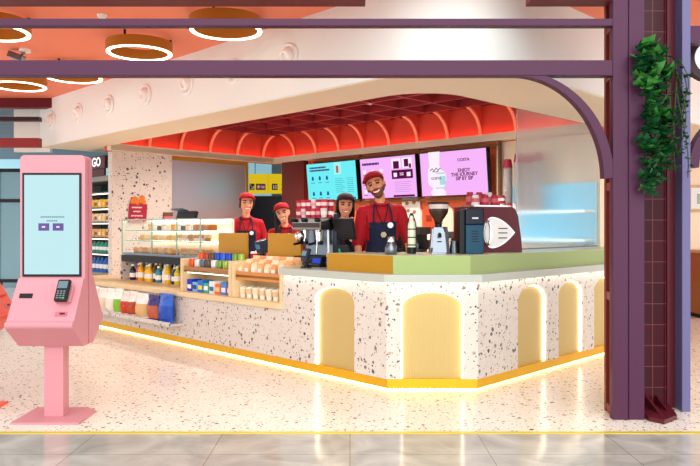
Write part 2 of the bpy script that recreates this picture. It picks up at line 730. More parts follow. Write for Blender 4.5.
# far surroundings: left glass facade, grey ceiling, right room
struct(MB().span((-9, 10.3, 3.3), (2.2, 17, 3.36)).build('ceiling', mat('grey_ceiling', '#c3cfd3', .6)))
for i in range(9):
    MB().span((-9, 10.7+i*.62, 3.2), (-1.0, 10.74+i*.62, 3.3)).build('ceiling_slat', mat('slat_grey', '#7d8b92', .5), bpy.data.objects['ceiling.003'])
wl = struct(MB().span((-9, 15.0, 0), (2.2, 15.1, 3.3)).build('wall_far', mat('blue_grey_wall', '#7d95a0', .4)))
for i in range(7):
    x = -8.6+i*1.0
    MB().span((x, 14.96, .5), (x+.92, 15.0, 2.75)).build('glass_panel', mat('blue_glass', '#9fc6d2', .08, .0, '#8fc4d4', .6), wl)  # pane emission stands in for the bright sky behind the glass
struct(MB().span((3.2, 11.2, 0), (9, 11.3, 2.5)).build('wall_right', mat('cream_wall', '#f0dcc0', .6)))
struct(MB().span((3.2, 11.1, 2.5), (9, 11.3, 3.3)).build('trim_9', mat('orange_band', '#ef7d45', .5)))
struct(MB().span((2.2, 10.2, 3.18), (9, 11.3, 3.26)).build('ceiling', CORAL))
struct(MB().span((-5.10, 10.62, 2.44), (-4.55, 10.7, 3.3)).build('wall_end', WHITE))
# dark passage behind the corner opening
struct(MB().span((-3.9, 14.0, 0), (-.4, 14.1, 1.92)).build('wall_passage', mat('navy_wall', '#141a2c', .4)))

# ================================================================== OVERHEAD SIGN IN THE PASSAGE
sg = thing('direction_sign', 'long yellow hanging sign with pictograms behind the far corner opening', 'sign', (at(268.5, 13.2)[0], 13.2, 1.93))
sg.scale = (.70, 1, .92)
MB().span((-.52, -.05, 0), (.52, .05, .40)).build('panel', glow('#f6d21c', .75), sg)
MB().span((-.001-.004, -.053, .02), (.004, -.05, .40)).build('joint', paint('#c9a800'), sg)
for x, c in ((-.30, 0), (.30, 0)):
    MB().tube([(x*1.2, 0, .4), (x*1.2, 0, 1.36)], .012).build('hanger', STEEL, sg)
m = MB()
m.span((-.50, -.056, .07), (-.37, -.05, .20))
m.span((.10, -.056, .07), (.25, -.05, .20))
m.build('pictogram', BLACK, sg)
MB().span((-.33, -.056, .07), (-.07, -.05, .20)).build('pictogram', paint('#8a2a6a'), sg)
m = MB()
m.tube([(-.48, -.06, .18), (-.40, -.06, .10)], .010)
m.tube([(-.46, -.06, .09), (-.39, -.06, .09), (-.39, -.06, .15)], .010)
m.ball((.15, -.06, .16), (.018, .004, .018))
m.span((.135, -.062, .09), (.165, -.056, .145))
m.ball((.21, -.06, .16), (.018, .004, .018))
m.span((.195, -.062, .09), (.225, -.056, .145))
m.ball((-.26, -.06, .135), (.035, .004, .035))
m.span((-.19, -.062, .105), (-.175, -.056, .165))
m.span((-.16, -.062, .105), (-.10, -.056, .15))
m.build('symbol', paint('#f4f0f4'), sg)
m = MB()
m.tube([(.36, -.06, .08), (.46, -.06, .18)], .014)
m.tube([(.36, -.06, .19), (.47, -.06, .19), (.47, -.06, .09)], .014)
m.build('arrow', BLACK, sg)

# ================================================================== PORTAL, PILLAR, IVY
YP = 4.715
pf = thing('steel_portal', 'plum steel portal frame with two long beams and a curved corner brace', 'frame', (1.9, YP, 0))


def rel(o, x, y, z):
    return (x-o.location.x, y-o.location.y, z-o.location.z)


T = Matrix.Translation((-1.9, -YP, 0))
MB(T).span((-4.2, YP, 2.32), (1.772, YP+.09, 2.425), .006).build('lower_beam', PURPLE, pf)
MB(T).span((-4.2, YP, 2.655), (1.772, YP+.07, 2.705), .005).build('upper_beam', PURPLE, pf)
m = MB(T)
m.span((1.772, YP, 0), (1.874, YP+.055, 3.3), .006)
m.span((1.88, YP, 0), (1.985, YP+.20, 3.3), .006)
m.span((1.85, YP+.012, 0), (1.89, YP+.18, 3.3))
m.build('post', PURPLE, pf)
cx, cz, rx, rz_ = 1.106, 1.63, .674, .728
outer = arc(cx, cz, rx, rz_+.0, 0, 90, 22)
inner_ = arc(cx, cz, rx-.066, rz_-.037, 90, 0, 22)
MB(T).prism(outer+inner_, 'y', YP+.005, YP+.085).build('arch_brace', PURPLE, pf)
# ladder-like side of the column
m = MB(T)
m.span((1.776, YP+.055, 0), (1.80, YP+.075, 3.3))
m.span((1.806, YP+.225, 0), (1.85, YP+.26, 3.3))
for z in (.035, .82, 1.58, 2.345, 2.68):
    m.hull([(x, y, z+dz) for dz in (-.028, .028) for x, y in ((1.782, YP+.06), (1.812, YP+.24), (1.84, YP+.24), (1.83, YP+.06))])
m.build('lattice_side', mat('lattice_red', '#83342f', .5, spec=.3), pf)
MB(T).span((1.846, YP+.06, 0), (1.96, YP+.26, 3.3)).build('lattice_core', mat('deep_red', '#3a0810', .5, spec=.2), pf)

tp = thing('tiled_pillar', 'burgundy tiled pillar between the plum steel posts', 'pillar', (2.17, 5.12, 0))
rr = .045
pl = [(-.19, .17), (-.19, -.10), (.075, -.10)] + arc(.075, -.055, .045, .045, -90, 0, 6)[1:] + [(.12, .17)]
MB().prism(pl, 'z', 0, 3.3).build('shaft', TILE, tp, smooth=True)
m = MB()
m.prism([(-.17, -.44), (-.10, -.51), (.04, -.39), (.13, -.05), (-.17, -.05)], 'z', 0, .03)
m.build('base_plate', mat('burgundy_steel', '#571420', .35), tp)
m = MB()
m.prism([(.0, .03), (.09, .03), (.0, .17)], 'x', -.05, -.02)
m2 = MB()
m2.prism([(-.10, .03), (-.38, .03), (-.10, .11)], 'x', -.07, -.05)
m2.prism([(-.08, .03), (-.30, .03), (-.08, .10)], 'x', .02, .035)
m2.build('gusset', mat('burgundy_steel', '#571420'), tp)

sp_ = thing('side_post', 'plum steel post with pale blue lit face right of the tiled pillar', 'post', (2.335, 4.94, 0))
MB().span((0, -.02, 0), (.06, .20, 3.3), .006).build('shaft', mat('plum_steel_blue_lit', '#66628a', .4, 0, spec=.25), sp_)  # blue light on the plum steel is put into this lavender colour
MB().span((-.055, .09, 0), (.0, .16, 3.3)).build('flange', mat('burgundy_steel', '#571420'), sp_)
MB().span((.06, .0, 2.60), (2.6, .08, 2.72)).build('beam', PURPLE, sp_)
outer = [(1.06-1.0*math.cos(math.radians(a)), 1.72+.62*math.sin(math.radians(a))) for a in range(0, 91, 6)]
inner_ = [(1.06-.93*math.cos(math.radians(a)), 1.72+.55*math.sin(math.radians(a))) for a in range(90, -1, -6)]
MB().prism(outer+inner_, 'y', .0, .08).build('arch_brace', PURPLE, sp_)
MB().span((1.06, .0, 2.28), (2.6, .08, 2.36)).build('lower_beam', PURPLE, sp_)

# round hanging sign at the right edge
rs = thing('round_sign', 'round dark blade sign with white ring at the right edge under the beam', 'sign', (2.66, 5.2, 2.55))
Ry = Matrix.Rotation(PI/2, 3, 'X')
m = MB()
m.lathe([(.17, -.03), (.17, .03)], 32, (0, 0, 0), Ry)
m.build('disc', mat('dark_plum', '#33141f', .4), rs, smooth=True)
m = MB()
m.lathe([(.115, .032), (.115, .042)], 32, (0, 0, 0), Ry)
m.build('face', glow('#ffffff', 1.0), rs)
MB().tube([(0, 0, .16), (0, 0, .63)], .012).build('hanger', BLACK, rs)

# ivy
iv = thing('hanging_ivy', 'lush green ivy trailing down the tiled pillar', 'plant', (2.075, 4.83, 1.5))


def leaf(mb, p, s, rot):
    Mx = Matrix.Translation(p) @ rot.to_matrix().to_4x4() @ Matrix.Diagonal((s, s, s, 1))
    pts = [(0, 0, 0), (.32, -.02, .10), (.50, .30, .02), (.26, .62, .05), (0, 1.0, -.12), (-.26, .62, .05), (-.50, .30, .02), (-.32, -.02, .10), (0, .45, .10)]
    v = [mb.v(Mx @ Vector(q)) for q in pts]
    for a, b in ((0, 1), (1, 2), (2, 3), (3, 4), (4, 5), (5, 6), (6, 7), (7, 0)):
        mb.f([v[8], v[a], v[b]])


lm = MB()
lm.mi = 0
stems = []
rnd = random.Random(3)


def cluster(cx, cz, w, h, n, smin, smax, yb=0.0):
    for i in range(n):
        a = rnd.uniform(-1, 1)
        b = rnd.uniform(-1, 1)
        x = cx+w*a*math.sqrt(max(0, 1-b*b*.6))
        z = cz+h*b
        y = yb-.03-rnd.random()*.12*(1-.5*abs(a))
        if x < -.06:
            y = -.15-rnd.random()*.06
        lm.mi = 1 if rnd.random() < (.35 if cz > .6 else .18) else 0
        rot = Euler((rnd.uniform(.9, 2.2)+PI*.5, rnd.uniform(-.6, .6), rnd.uniform(-.9, .9)))
        leaf(lm, (x, y, z), rnd.uniform(smin, smax), rot)


# local z 0 = world 1.5
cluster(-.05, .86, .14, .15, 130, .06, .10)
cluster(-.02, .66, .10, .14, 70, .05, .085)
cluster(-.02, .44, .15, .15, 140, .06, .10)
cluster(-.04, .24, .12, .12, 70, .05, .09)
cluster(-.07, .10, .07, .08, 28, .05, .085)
for k in range(7):
    x = rnd.uniform(.02, .19)
    top = rnd.uniform(.80, .98)
    ln = rnd.uniform(.35, .85)
    path = []
    for q in range(9):
        t = q/8
        path.append((x+.03*math.sin(t*4+k)+.03*t, -.06-.05*math.sin(t*PI), top-ln*t))
    stems.append(path)
    for q in range(int(ln*34)):
        t = rnd.random()
        lm.mi = 0
        leaf(lm, (x+.03*math.sin(t*4+k)+.03*t+rnd.uniform(-.02, .02), -.07-rnd.random()*.04, top-ln*t), rnd.uniform(.025, .045),
             Euler((rnd.uniform(1.2, 2.2)+PI*.5, rnd.uniform(-.7, .7), rnd.uniform(-1, 1))))
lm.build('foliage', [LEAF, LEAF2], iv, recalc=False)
m = MB()
for p in stems:
    m.tube(p, .004, 5)
m.tube([(0, .0, 1.05), (0, -.04, .9), (.02, -.05, .5), (-.02, -.05, .1)], .007, 6)
m.build('stems', STEM, iv)

# far portal at the left background
fp = thing('far_portal', 'dark red far portal beams at the left behind the pink kiosk', 'frame', (-5.2, 9.95, 0))
for z, h, mm in ((2.43, .13, REDSTEEL), (2.80, .06, mat('dark_plum', '#33141f'))):
    MB().span((-2.5, -.05, z), (.80, .05, z+h)).build('beam', mm, fp)
MB().span((-2.5, -.06, 0), (-2.3, .06, 3.18)).build('post', REDSTEEL, fp)

# dark notice frame behind the kiosk on the left
nf = thing('notice_frame', 'dark framed notice board at the left behind the pink kiosk', 'notice board', (-5.75, 12.0, 0))
m = MB()
m.span((-.30, -.03, .35), (-.24, .03, 2.3))
m.span((.44, -.03, .35), (.5, .03, 2.3))
m.span((-.24, -.03, 2.24), (.44, .03, 2.3))
m.span((-.24, -.03, 1.72), (.44, .03, 1.78))
m.span((-.24, -.03, .35), (.44, .03, .41))
m.build('frame', BLACK, nf)
MB().span((-.24, -.015, .41), (.44, .015, 1.72)).build('lower_pane', mat('notice_pane', '#7fa7b4', .2), nf)
MB().span((-.24, -.015, 1.78), (.44, .015, 2.24)).build('upper_pane', mat('notice_pane', '#7fa7b4', .2), nf)
m = MB()
m.span((-.28, -.03, 0), (-.22, .03, .35))
m.span((.42, -.03, 0), (.48, .03, .35))
m.build('foot', BLACK, nf)

# ================================================================== CEILING FIXTURES
def ring_light(X, Y, label, stem=True):
    t = thing('ring_light', label, 'lamp', (X, Y, 3.18), 0, 'ring lights on the coral ceiling')
    n = 40
    m = MB()
    m.lathe([(.275, -.05), (.275, -.15), (.32, -.15), (.32, -.05), (.275, -.05)], n, cap=False)
    m.build('housing', BRASS, t, smooth=True)
    m = MB()
    m.lathe([(.281, -.151), (.281, -.160), (.314, -.160), (.314, -.151), (.281, -.151)], n, cap=False)
    m.build('light_strip', mat('ring_led', '#ffffff', .5, 0, '#ffeccd', 6), t, smooth=True)
    for a in (20, 140, 260):
        MB().cyl((.298*math.cos(math.radians(a)), .298*math.sin(math.radians(a)), -.05), .012, .05, 8).build('stem', BLACK, t)
    return t


ring_light(at(226, 6.15)[0], 6.15, 'brass ring light crossing the upper plum beam, rightmost of the ring lights')
ring_light(at(139.5, 6.95)[0], 6.95, 'brass ring light wholly visible between the two plum beams')
ring_light(at(-8, 6.2)[0], 6.2, 'brass ring light cut off by the left picture edge between the beams')
ring_light(at(74, 8.1)[0], 8.1, 'brass ring light half hidden by the lower plum beam')
ring_light(at(19, 8.6)[0], 8.6, 'brass ring light below the lower plum beam by the far left corner')

sp2 = thing('track_spotlight', 'white and grey ceiling spotlight near the left ring lights', 'lamp', (at(25, 7.4)[0], 7.4, 3.18))
MB().lathe([(.06, -.03), (.06, 0)], 18).build('rose', WHITE, sp2)
MB().box((-.09, 0, -.08), (.16, .10, .07), Euler((0, .35, 0)), .01).build('head', STEEL, sp2)
MB().tube([(0, 0, -.03), (-.04, 0, -.06)], .012).build('joint', STEEL, sp2)
sk = thing('sprinkler', 'small white sprinkler on the coral ceiling above the ring light', 'sprinkler', (at(102, 6.2)[0], 6.2, 3.18))
MB().lathe([(.012, -.04), (.03, -.03), (.045, -.005), (.045, 0)], 14).build('rose', WHITE, sk)
MB().lathe([(.02, -.055), (.02, -.05), (.006, -.04)], 10).build('deflector', STEEL, sk)

# jet nozzles on the fascia
nm = ['first', 'second', 'third', 'fourth', 'fifth', 'sixth', 'seventh']
for i, t_ in enumerate((6.55, 5.65, 4.75, 3.82, 2.92, 2.06, 1.2)):
    z = 2.86
    t = kthing('air_nozzle', 'round white air nozzle on the white fascia, %s from the left' % nm[i], 'vent', (-t_, -.002, z), 0, 'air nozzles on the fascia')
    t.scale = (1.18, 1.18, 1.18)
    R = Matrix.Rotation(PI/2, 3, 'X')      # z -> -y
    m = MB()
    m.lathe([(.108, 0), (.108, .012), (.095, .022), (.078, .016), (.074, .004)], 28, (0, 0, 0), R)
    m.build('flange', mat('nozzle_white', '#fbf8f4', .35), t, smooth=True)
    m = MB()
    m.lathe([(.070, .002), (.066, .03), (.05, .05), (.038, .052), (.030, .03), (.0, .025)], 24, (0, 0, 0), R @ Matrix.Rotation(.25, 3, 'X'))
    m.build('nozzle', mat('nozzle_white', '#efe6de'), t, smooth=True)

# ================================================================== SERVICE COUNTER
sc_ = kthing('service_counter', 'long terrazzo service counter with glowing gold arched niches and brass plinth', 'counter', (0, 0, 0))
AW, AZ0, AZ1, ARY = .50, .09, .79, .13


def arched_panel(x0, x1, z0, z1, arches, th, M):
    pts = [(x0, z0)]
    for c in arches:
        w = AW/2
        pts += [(c-w, z0)] + [(c-w, AZ1-ARY)] + arc(c, AZ1-ARY, w, ARY, 180, 0, 18)[1:-1] + [(c+w, AZ1-ARY), (c+w, z0)]
    pts += [(x1, z0), (x1, z1), (x0, z1)]
    b = MB(M)
    b.prism(pts, 'y', 0, th)
    return b


def arch_niche(c, M):
    w = AW/2
    b = MB(M)
    b.span((c-w-.02, .050, AZ0), (c+w+.02, .062, AZ1+.02))
    n = b.build('arch_panel', GOLD, sc_)
    n['label'] = 'gold fluted arched panel'
    o = [(c-w, AZ0)] + [(c-w, AZ1-ARY)] + arc(c, AZ1-ARY, w, ARY, 180, 0, 18)[1:-1] + [(c+w, AZ1-ARY), (c+w, AZ0)]
    w2 = w-.011
    i = [(c+w2, AZ0), (c+w2, AZ1-ARY)] + arc(c, AZ1-ARY, w2, ARY-.011, 0, 180, 18)[1:-1] + [(c-w2, AZ1-ARY), (c-w2, AZ0)]
    b = MB(M)
    b.prism(o+i, 'y', .028, .048)
    s = b.build('light_strip', LED, n)
    s['label'] = 'warm light strip round the arch'


ML = Matrix()
MF = Matrix.Rotation(PI/4, 4, 'Z')
MR = Matrix.Translation((.515, .515, 0)) @ Matrix.Rotation(PI/2, 4, 'Z')
ZT = .885
arched_panel(-1.287, 0, .09, ZT, [-.61], .05, ML).build('left_panel', TZ, sc_)
arch_niche(-.61, ML)
arched_panel(0, .728, .09, ZT, [.366], .05, MF).build('front_panel', TZ, sc_)
arch_niche(.366, MF)
RA = [1.355-.515, 2.055-.515, 2.77-.515]
arched_panel(0, 3.25, .09, ZT, RA, .05, MR).build('right_panel', TZ, sc_)
for c in RA:
    arch_niche(c, MR)
m = MB()
m.span((-6.1, 0, .09), (-1.287, .05, .54))
m.build('low_panel', TZ, sc_)
# end wall of the raised part towards the display
MB().span((-1.287, .05, .54), (-1.247, .6, ZT)).build('end_panel', TZ, sc_)
# plinth and its floor light
pp = MB()
q = .012
pp.prism([(-6.1, -.0+q), (0-.0, q), (.515-q*.5, .515), (.515-q, 3.77), (.40, 3.77), (.40, .6), (-.05, .14), (-6.1, .14)], 'z', .014, .09)
pl_ = pp.build('plinth', PLINTH, sc_)
pl_['label'] = 'brass plinth'
ls = MB()
ls.prism([(-5.6, .05), (-.021, .05), (.465, .536), (.465, 3.77), (.42, 3.77), (.42, .56), (-.04, .10), (-5.6, .10)], 'z', .001, .013)
ls.build('floor_light', mat('plinth_led', '#fff0c8', .5, 0, '#ffe3a0', 16), pl_)

# ledge / worktop
wt = kthing('worktop', 'pale grey stone worktop running along the counter edge', 'worktop', (0, 0, 0))
m = MB()
m.prism([(-1.287, -.055), (.023, -.055), (.57, .492), (.57, 3.775), (-.3, 3.775), (-.3, .82), (-.52, .6), (-1.287, .6)], 'z', .885, .925)
m.build('slab', STONE, wt)
m = MB()
m.span((-1.287, -.05, .873), (.0, -.012, .885))
m.prism([(.020, -.052), (.562, .490), (.535, .517), (-.007, -.025)], 'z', .873, .885)
m.span((.527, .51, .873), (.565, 3.77, .885))
m.build('light_strip', LEDW, wt)
m = MB()
m.span((-1.287, -.055, .862), (.022, -.050, .885))
m.prism([(.023, -.055), (.57, .492), (.566, .496), (.019, -.051)], 'z', .862, .885)
m.span((.566, .492, .862), (.57, 3.77, .885))
m.build('lip', STONE, wt)

# raised bar in mustard and sage
rb = kthing('raised_bar', 'raised bar shelf with mustard left side and sage green front', 'bar', (0, 0, .925))
m = MB()
m.prism([(-.742, .06), (.025, .06), (.455, .49), (.455, 3.775), (-.3, 3.775), (-.3, .80), (-.48, .5), (-.742, .5)], 'z', .002, .140)
m.build('body', SAGE, rb)
MB().span((-.748, .052, .0), (.020, .060, .145)).build('side_panel', MUSTARD, rb)
m = MB()
m.prism([(.021, .052), (.459, .490), (.463, .4865), (.0255, .049)], 'z', 0, .145)
m.span((.455, .488, 0), (.463, 3.775, .145))
m.build('front_panel', SAGE, rb)
m = MB()
m.prism([(-.748, .054), (.025, .054), (.461, .49), (.461, 3.775), (-.3, 3.775), (-.3, .80), (-.48, .5), (-.748, .5)], 'z', .140, .147)
m.build('top', mat('bar_top', '#c3c7a4', .25), rb)
BAR = 1.072

# frosted glass screen
fg = kthing('glass_screen', 'tall frosted fluted glass screen standing on the green bar', 'screen', (-.05, 2.0, BAR), PI/2)
MB().span((0, -.008, 0), (1.77, .008, 1.417)).build('pane', FROST, fg)
MB().span((0, -.012, 0), (1.77, .012, .012)).build('channel', STEEL, fg)

# ================================================================== DISPLAY COUNTER (left)
ps = kthing('display_shelf', 'long pale wooden plank shelf along the low terrazzo counter', 'shelf', (0, 0, .54))
m = MB()
m.span((-6.1, -.035, 0), (-1.29, .9, .055), .004)
m.build('plank', WOOD, ps)
SH = .595

# snack bag tray
tr = kthing('bag_rail', 'terrazzo tray rail holding snack bags under the wooden shelf', 'rail', (0, 0, 0))
m = MB()
m.span((-6.05, -.16, .215), (-3.02, 0, .24))
m.build('tray', TZ, tr)
MB().span((-6.05, -.165, .215), (-3.02, -.15, .262)).build('lip', TZ, tr)

# niche box with dark lining, for bottles
nb = kthing('bottle_niche', 'dark lined open niche holding juice bottles under the pastry case', 'niche', (0, 0, SH))
m = MB()
m.span((-5.15, .34, 0), (-5.10, .88, .33))
m.build('side', TZW, nb)
MB().span((-2.9, .34, 0), (-2.85, .88, .33)).build('side', TZW, nb)
MB().span((-5.10, .82, 0), (-2.9, .88, .33)).build('back', DARK, nb)
MB().span((-5.10, .34, .25), (-2.9, .82, .33)).build('header', DARK, nb)


def cabinet(x0, x1, label, zt):
    c = kthing('display_cabinet', label, 'cabinet', (x0, 0, SH), 0, 'wooden display cabinets on the shelf')
    w = x1-x0
    h = zt-SH
    m = MB()
    m.span((0, 0, 0), (.045, .33, h), .003)
    m.build('side', WOOD, c)
    m = MB()
    m.span((w-.045, 0, 0), (w, .33, h), .003)
    m.build('side', WOOD, c)
    m = MB()
    m.span((.045, .30, 0), (w-.045, .33, h))
    m.build('back', WOOD, c)
    return c, w, h


c2, w2, h2 = cabinet(-3.06, -2.11, 'wooden display cabinet with cans over boxes, nearest the juice bottles', .955)
MB().span((.045, .02, .215), (w2-.045, .30, .24)).build('tray', WOOD, c2)
MB().span((.045, .02, .215), (w2-.045, .035, .275)).build('tray_lip', WOODD, c2)
MB().span((.06, .05, .200), (w2-.06, .08, .213)).build('light_strip', LEDS, c2)
c3, w3, h3 = cabinet(-2.10, -1.295, 'wooden display cabinet with cookie packs over white cups, beside the terrazzo front', .935)
MB().span((.045, .02, .205), (w3-.045, .30, .23)).build('tray', WOODD, c3)
MB().span((.045, .02, .180), (w3-.045, .035, .262)).build('tray_lip', mat('orange_wood', '#c98540', .45), c3)
MB().span((.06, .05, .190), (w3-.06, .08, .203)).build('light_strip', LEDS, c3)
# staff worktop behind cabinets
sw = kthing('staff_worktop', 'pale wooden staff worktop behind the display cabinets', 'worktop', (0, 0, 0))
MB().span((-2.84, .335, .885), (-1.29, .70, .925)).build('slab', WOOD, sw)
MB().span((-2.84, .66, .60), (-1.29, .70, .885)).build('front', WOOD, sw)


# ---- goods --------------------------------------------------------------
def bottle(label, p, h, r, body, cap, group, level=.8):
    t = kthing('bottle', label, 'bottle', p, 0, group)
    m = MB()
    m.lathe([(0, 0), (r*.9, 0), (r, .008), (r, h*.58), (r*.85, h*.68), (r*.42, h*.80), (r*.38, h*.90), (0, h*.90)], 14)
    m.build('body', body, t, smooth=True)
    m = MB()
    m.lathe([(r*.46, h*.88), (r*.48, h), (0, h)], 12)
    m.build('cap', cap, t, smooth=True)
    m = MB()
    m.lathe([(r*1.02, h*.18), (r*1.02, h*.45)], 14, cap=False)
    m.build('sleeve', paint('#f2efe4'), t, smooth=True)
    return t


bcols = [('#2d2430', 'dark'), ('#c05a78', 'pink'), ('#e8a417', 'yellow'), ('#f0b21a', 'yellow'), ('#f2bd2a', 'golden'), ('#5a2a16', 'brown'), ('#2f8fa5', 'teal'),
         ('#ece6da', 'white'), ('#e9b90f', 'yellow'), ('#2b3a5c', 'navy'), ('#d9c52d', 'lemon'), ('#e8781c', 'orange'), ('#3f9a3c', 'green'), ('#ee7d22', 'orange')]
for i, (c, n) in enumerate(bcols):
    bottle('%s juice bottle in the front row of the dark niche, %s from the left' % (n, ['1st', '2nd', '3rd', '4th', '5th', '6th', '7th', '8th', '9th', '10th', '11th', '12th', '13th', '14th'][i]),
           (-4.93+i*.112, .42+.03*(i % 2), SH), .21+.02*(i % 3), .042, paint(c, .25), paint('#f6f4ec'), 'juice bottles in the niche')
bc2 = ['#f0c83a', '#e8b420', '#f2d65a', '#f4cf3c', '#eec02c', '#f1d04a', '#d8d8ca', '#7fb43a', '#f3e08a', '#9fc24a', '#f0a030', '#e5b52a']
for i, c in enumerate(bc2):
    bottle('juice bottle in the back row of the dark niche, %s from the left' % ['1st', '2nd', '3rd', '4th', '5th', '6th', '7th', '8th', '9th', '10th', '11th', '12th'][i],
           (-4.88+i*.118, .60, SH), .235, .042, paint(c, .25), paint('#f6f4ec'), 'juice bottles in the niche')


def can(label, p, h, r, c, group):
    t = kthing('drink_can', label, 'can', p, 0, group)
    m = MB()
    m.lathe([(0, 0), (r*.8, 0), (r, .012), (r, h-.012), (r*.82, h), (0, h-.004)], 14)
    m.build('body', paint(c, .3, .3), t, smooth=True)
    m = MB()
    m.lathe([(r*.80, h), (r*.80, h+.003), (0, h+.002)], 12)
    m.build('lid', STEEL, t, smooth=True)


names = {'#d8591f': 'orange', '#1f49b5': 'blue', '#5b4a3e': 'brown', '#d9dad6': 'silver', '#6f9a3a': 'green', '#9bb24a': 'lime', '#5f6a78': 'grey', '#2c5fd0': 'bright blue', '#a8432a': 'rust'}
for r_, row in enumerate((['#d8591f', '#d9dad6', '#5f6a78', '#5b4a3e', '#d9dad6', '#6f9a3a', '#9bb24a', '#d9dad6'], ['#d8591f', '#a8432a', '#5b4a3e', '#1f49b5', '#2c5fd0', '#1f49b5', '#6f9a3a', '#9bb24a'])):
    for i, c in enumerate(row):
        can('%s can in the %s row of the upper tray, %s from the left' % (names[c], ['front', 'back'][r_], nm[i] if i < 7 else 'eighth'),
            (-2.955+i*.106, .09+.12*r_, SH+.24), (.115+.07*r_), .037, c, 'cans in the wooden cabinet')
for i, (c, n) in enumerate((('#1b34c8', 'dark blue'), ('#6fb5e0', 'pale blue'), ('#1b6fc8', 'blue'), ('#2fa58a', 'teal'), ('#dfe8ea', 'white'), ('#e8641c', 'orange'), ('#3a86c8', 'mid blue'), ('#c0243c', 'red'))):
    t = kthing('snack_box', '%s snack box on the lower shelf of the can cabinet' % n, 'box', (-2.965+i*.108, .09, SH), 0, 'snack boxes in the wooden cabinet')
    MB().span((-.047, -.035, 0), (.047, .10, .13 if i % 2 == 0 else .105), .004).build('carton', paint(c), t)
    MB().span((-.035, -.039, .03), (.035, -.034, .075)).build('sticker', paint(['#f5f2ea', '#2a3a80', '#f2d23c', '#f5f2ea', '#2a6a8a', '#f8c890', '#e8e8f5', '#f5d8d8'][i]), t)


def pack(label, p, c, group, s=1.0, tilt=0):
    t = kthing('cookie_pack', label, 'snack', p, 0, group)
    m = MB()
    n = 8
    for k in range(1):
        m.box((0, 0, .05*s), (.070*s, .045*s, .10*s), Euler((tilt, 0, 0)), .012)
    m.build('pouch', paint(c, .35), t, smooth=True)
    MB().box((0, -.0235*s, .05*s), (.05*s, .004, .035*s), Euler((tilt, 0, 0))).build('sticker', paint('#f6efe2'), t)
    MB().box((0, 0, .107*s), (.07*s, .006, .022*s)).build('crimp', paint(c, .35), t)


pc = ['#f0c898', '#e2a86c', '#f6dcb8', '#e0b078', '#f2d0a4', '#d89a60', '#f8e4c8']
for r_ in range(3):
    for i in range(7):
        pack('cookie pack in row %s of the upper tray, %s from the left' % (['one', 'two', 'three'][r_], nm[i]),
             (-2.02+i*.105, .07+.095*r_, SH+.23), pc[(i+r_*2) % 7], 'cookie packs on the tray', 1.0+.28*r_)
for r_ in range(2):
    for i in range(7):
        t = kthing('paper_cup', 'white cup below the cookie tray, %s from the left in the %s row' % (nm[i], ['front', 'back'][r_]), 'cup', (-2.02+i*.105, .09+.11*r_, SH), 0, 'white cups below the cookies')
        m = MB()
        m.lathe([(0, 0), (.028, 0), (.040, .10), (.043, .104), (.036, .104), (.0, .05)], 14)
        m.build('cup', paint('#f4ead8'), t, smooth=True)
        MB().lathe([(.0385, .04), (.0415, .085)], 14, cap=False).build('sleeve', paint(['#e8d2b0', '#d8b88a'][i % 2]), t, smooth=True)


def snack_bag(label, x, w, h, c, c2, group='snack bags on the rail'):
    t = kthing('snack_bag', label, 'snack bag', (x+.30, -.085, .24), 0, group)
    m = MB()
    n, k = 8, 10
    F, B = [], []
    for j in range(k+1):
        v = j/k
        fa, ba = [], []
        for i in range(n+1):
            u = i/n*2-1
            th = .075*(1-u*u)**.6*math.sin(min(1, v*1.25+.06)*PI*.9)**.5 if v < .88 else .005
            wob = .011*math.sin(u*9+v*14+x*7)+.009*math.sin(u*17-v*9+x*3)+.006*math.sin(v*31+u*5)
            ww = w/2*(1-.06*math.sin(v*PI))
            fa.append(m.v((u*ww, -th-wob*.5-.004, v*h)))
            ba.append(m.v((u*ww, min(th, .06)+.004, v*h)))
        F.append(fa)
        B.append(ba)
    for j in range(k):
        m.mi = 1 if 1 <= j <= 5 else 0
        for i in range(n):
            m.f([F[j][i], F[j][i+1], F[j+1][i+1], F[j+1][i]])
            m.mi2 = 0
        for i in range(n):
            m.f([B[j][i+1], B[j][i], B[j+1][i], B[j+1][i+1]])
        for i in (0, n):
            m.f([F[j][i], F[j+1][i], B[j+1][i], B[j][i]])
    for i in range(n):
        m.f([F[0][i+1], F[0][i], B[0][i], B[0][i+1]])
        m.f([F[k][i], F[k][i+1], B[k][i+1], B[k][i]])
    m.build('pouch', [paint(c, .3), paint(c2, .3)], t, smooth=True)
    m = MB()
    m.ball((0, -.062, h*.42), (w*.24, .006, h*.10), 12, 6)
    m.build('sticker', paint('#f4f0e6'), t, smooth=True)


for x, w, h, c, c2, lab in ((-5.28, .22, .30, '#efe9df', '#e2d8c8', 'white snack bag, nearest the pink kiosk on the rail'),
                            (-5.03, .22, .29, '#efe9df', '#d8c8b0', 'white and beige snack bag second from the pink kiosk'),
                            (-4.80, .21, .30, '#f2eee6', '#e6ddcf', 'plain white snack bag left of the lime green one'),
                            (-4.60, .17, .31, '#f2f4ea', '#7cb82c', 'white snack bag with lime green middle on the rail'),
                            (-4.42, .16, .29, '#eee0d4', '#c4321c', 'cream and red snack bag next to the lime green one'),
                            (-4.25, .15, .30, '#eee4dc', '#a8421e', 'cream and rust snack bag in the middle of the rail'),
                            (-4.03, .26, .29, '#f1ebe6', '#d2aa72', 'wide white snack bag with golden band on the rail'),
                            (-3.76, .22, .29, '#3d3278', '#b8583a', 'purple and orange snack bag beside the blue one'),
                            (-3.50, .26, .32, '#2f62c8', '#1a48ac', 'large blue snack bag, rightmost on the rail')):
    snack_bag(lab, x, w, h, c, c2)

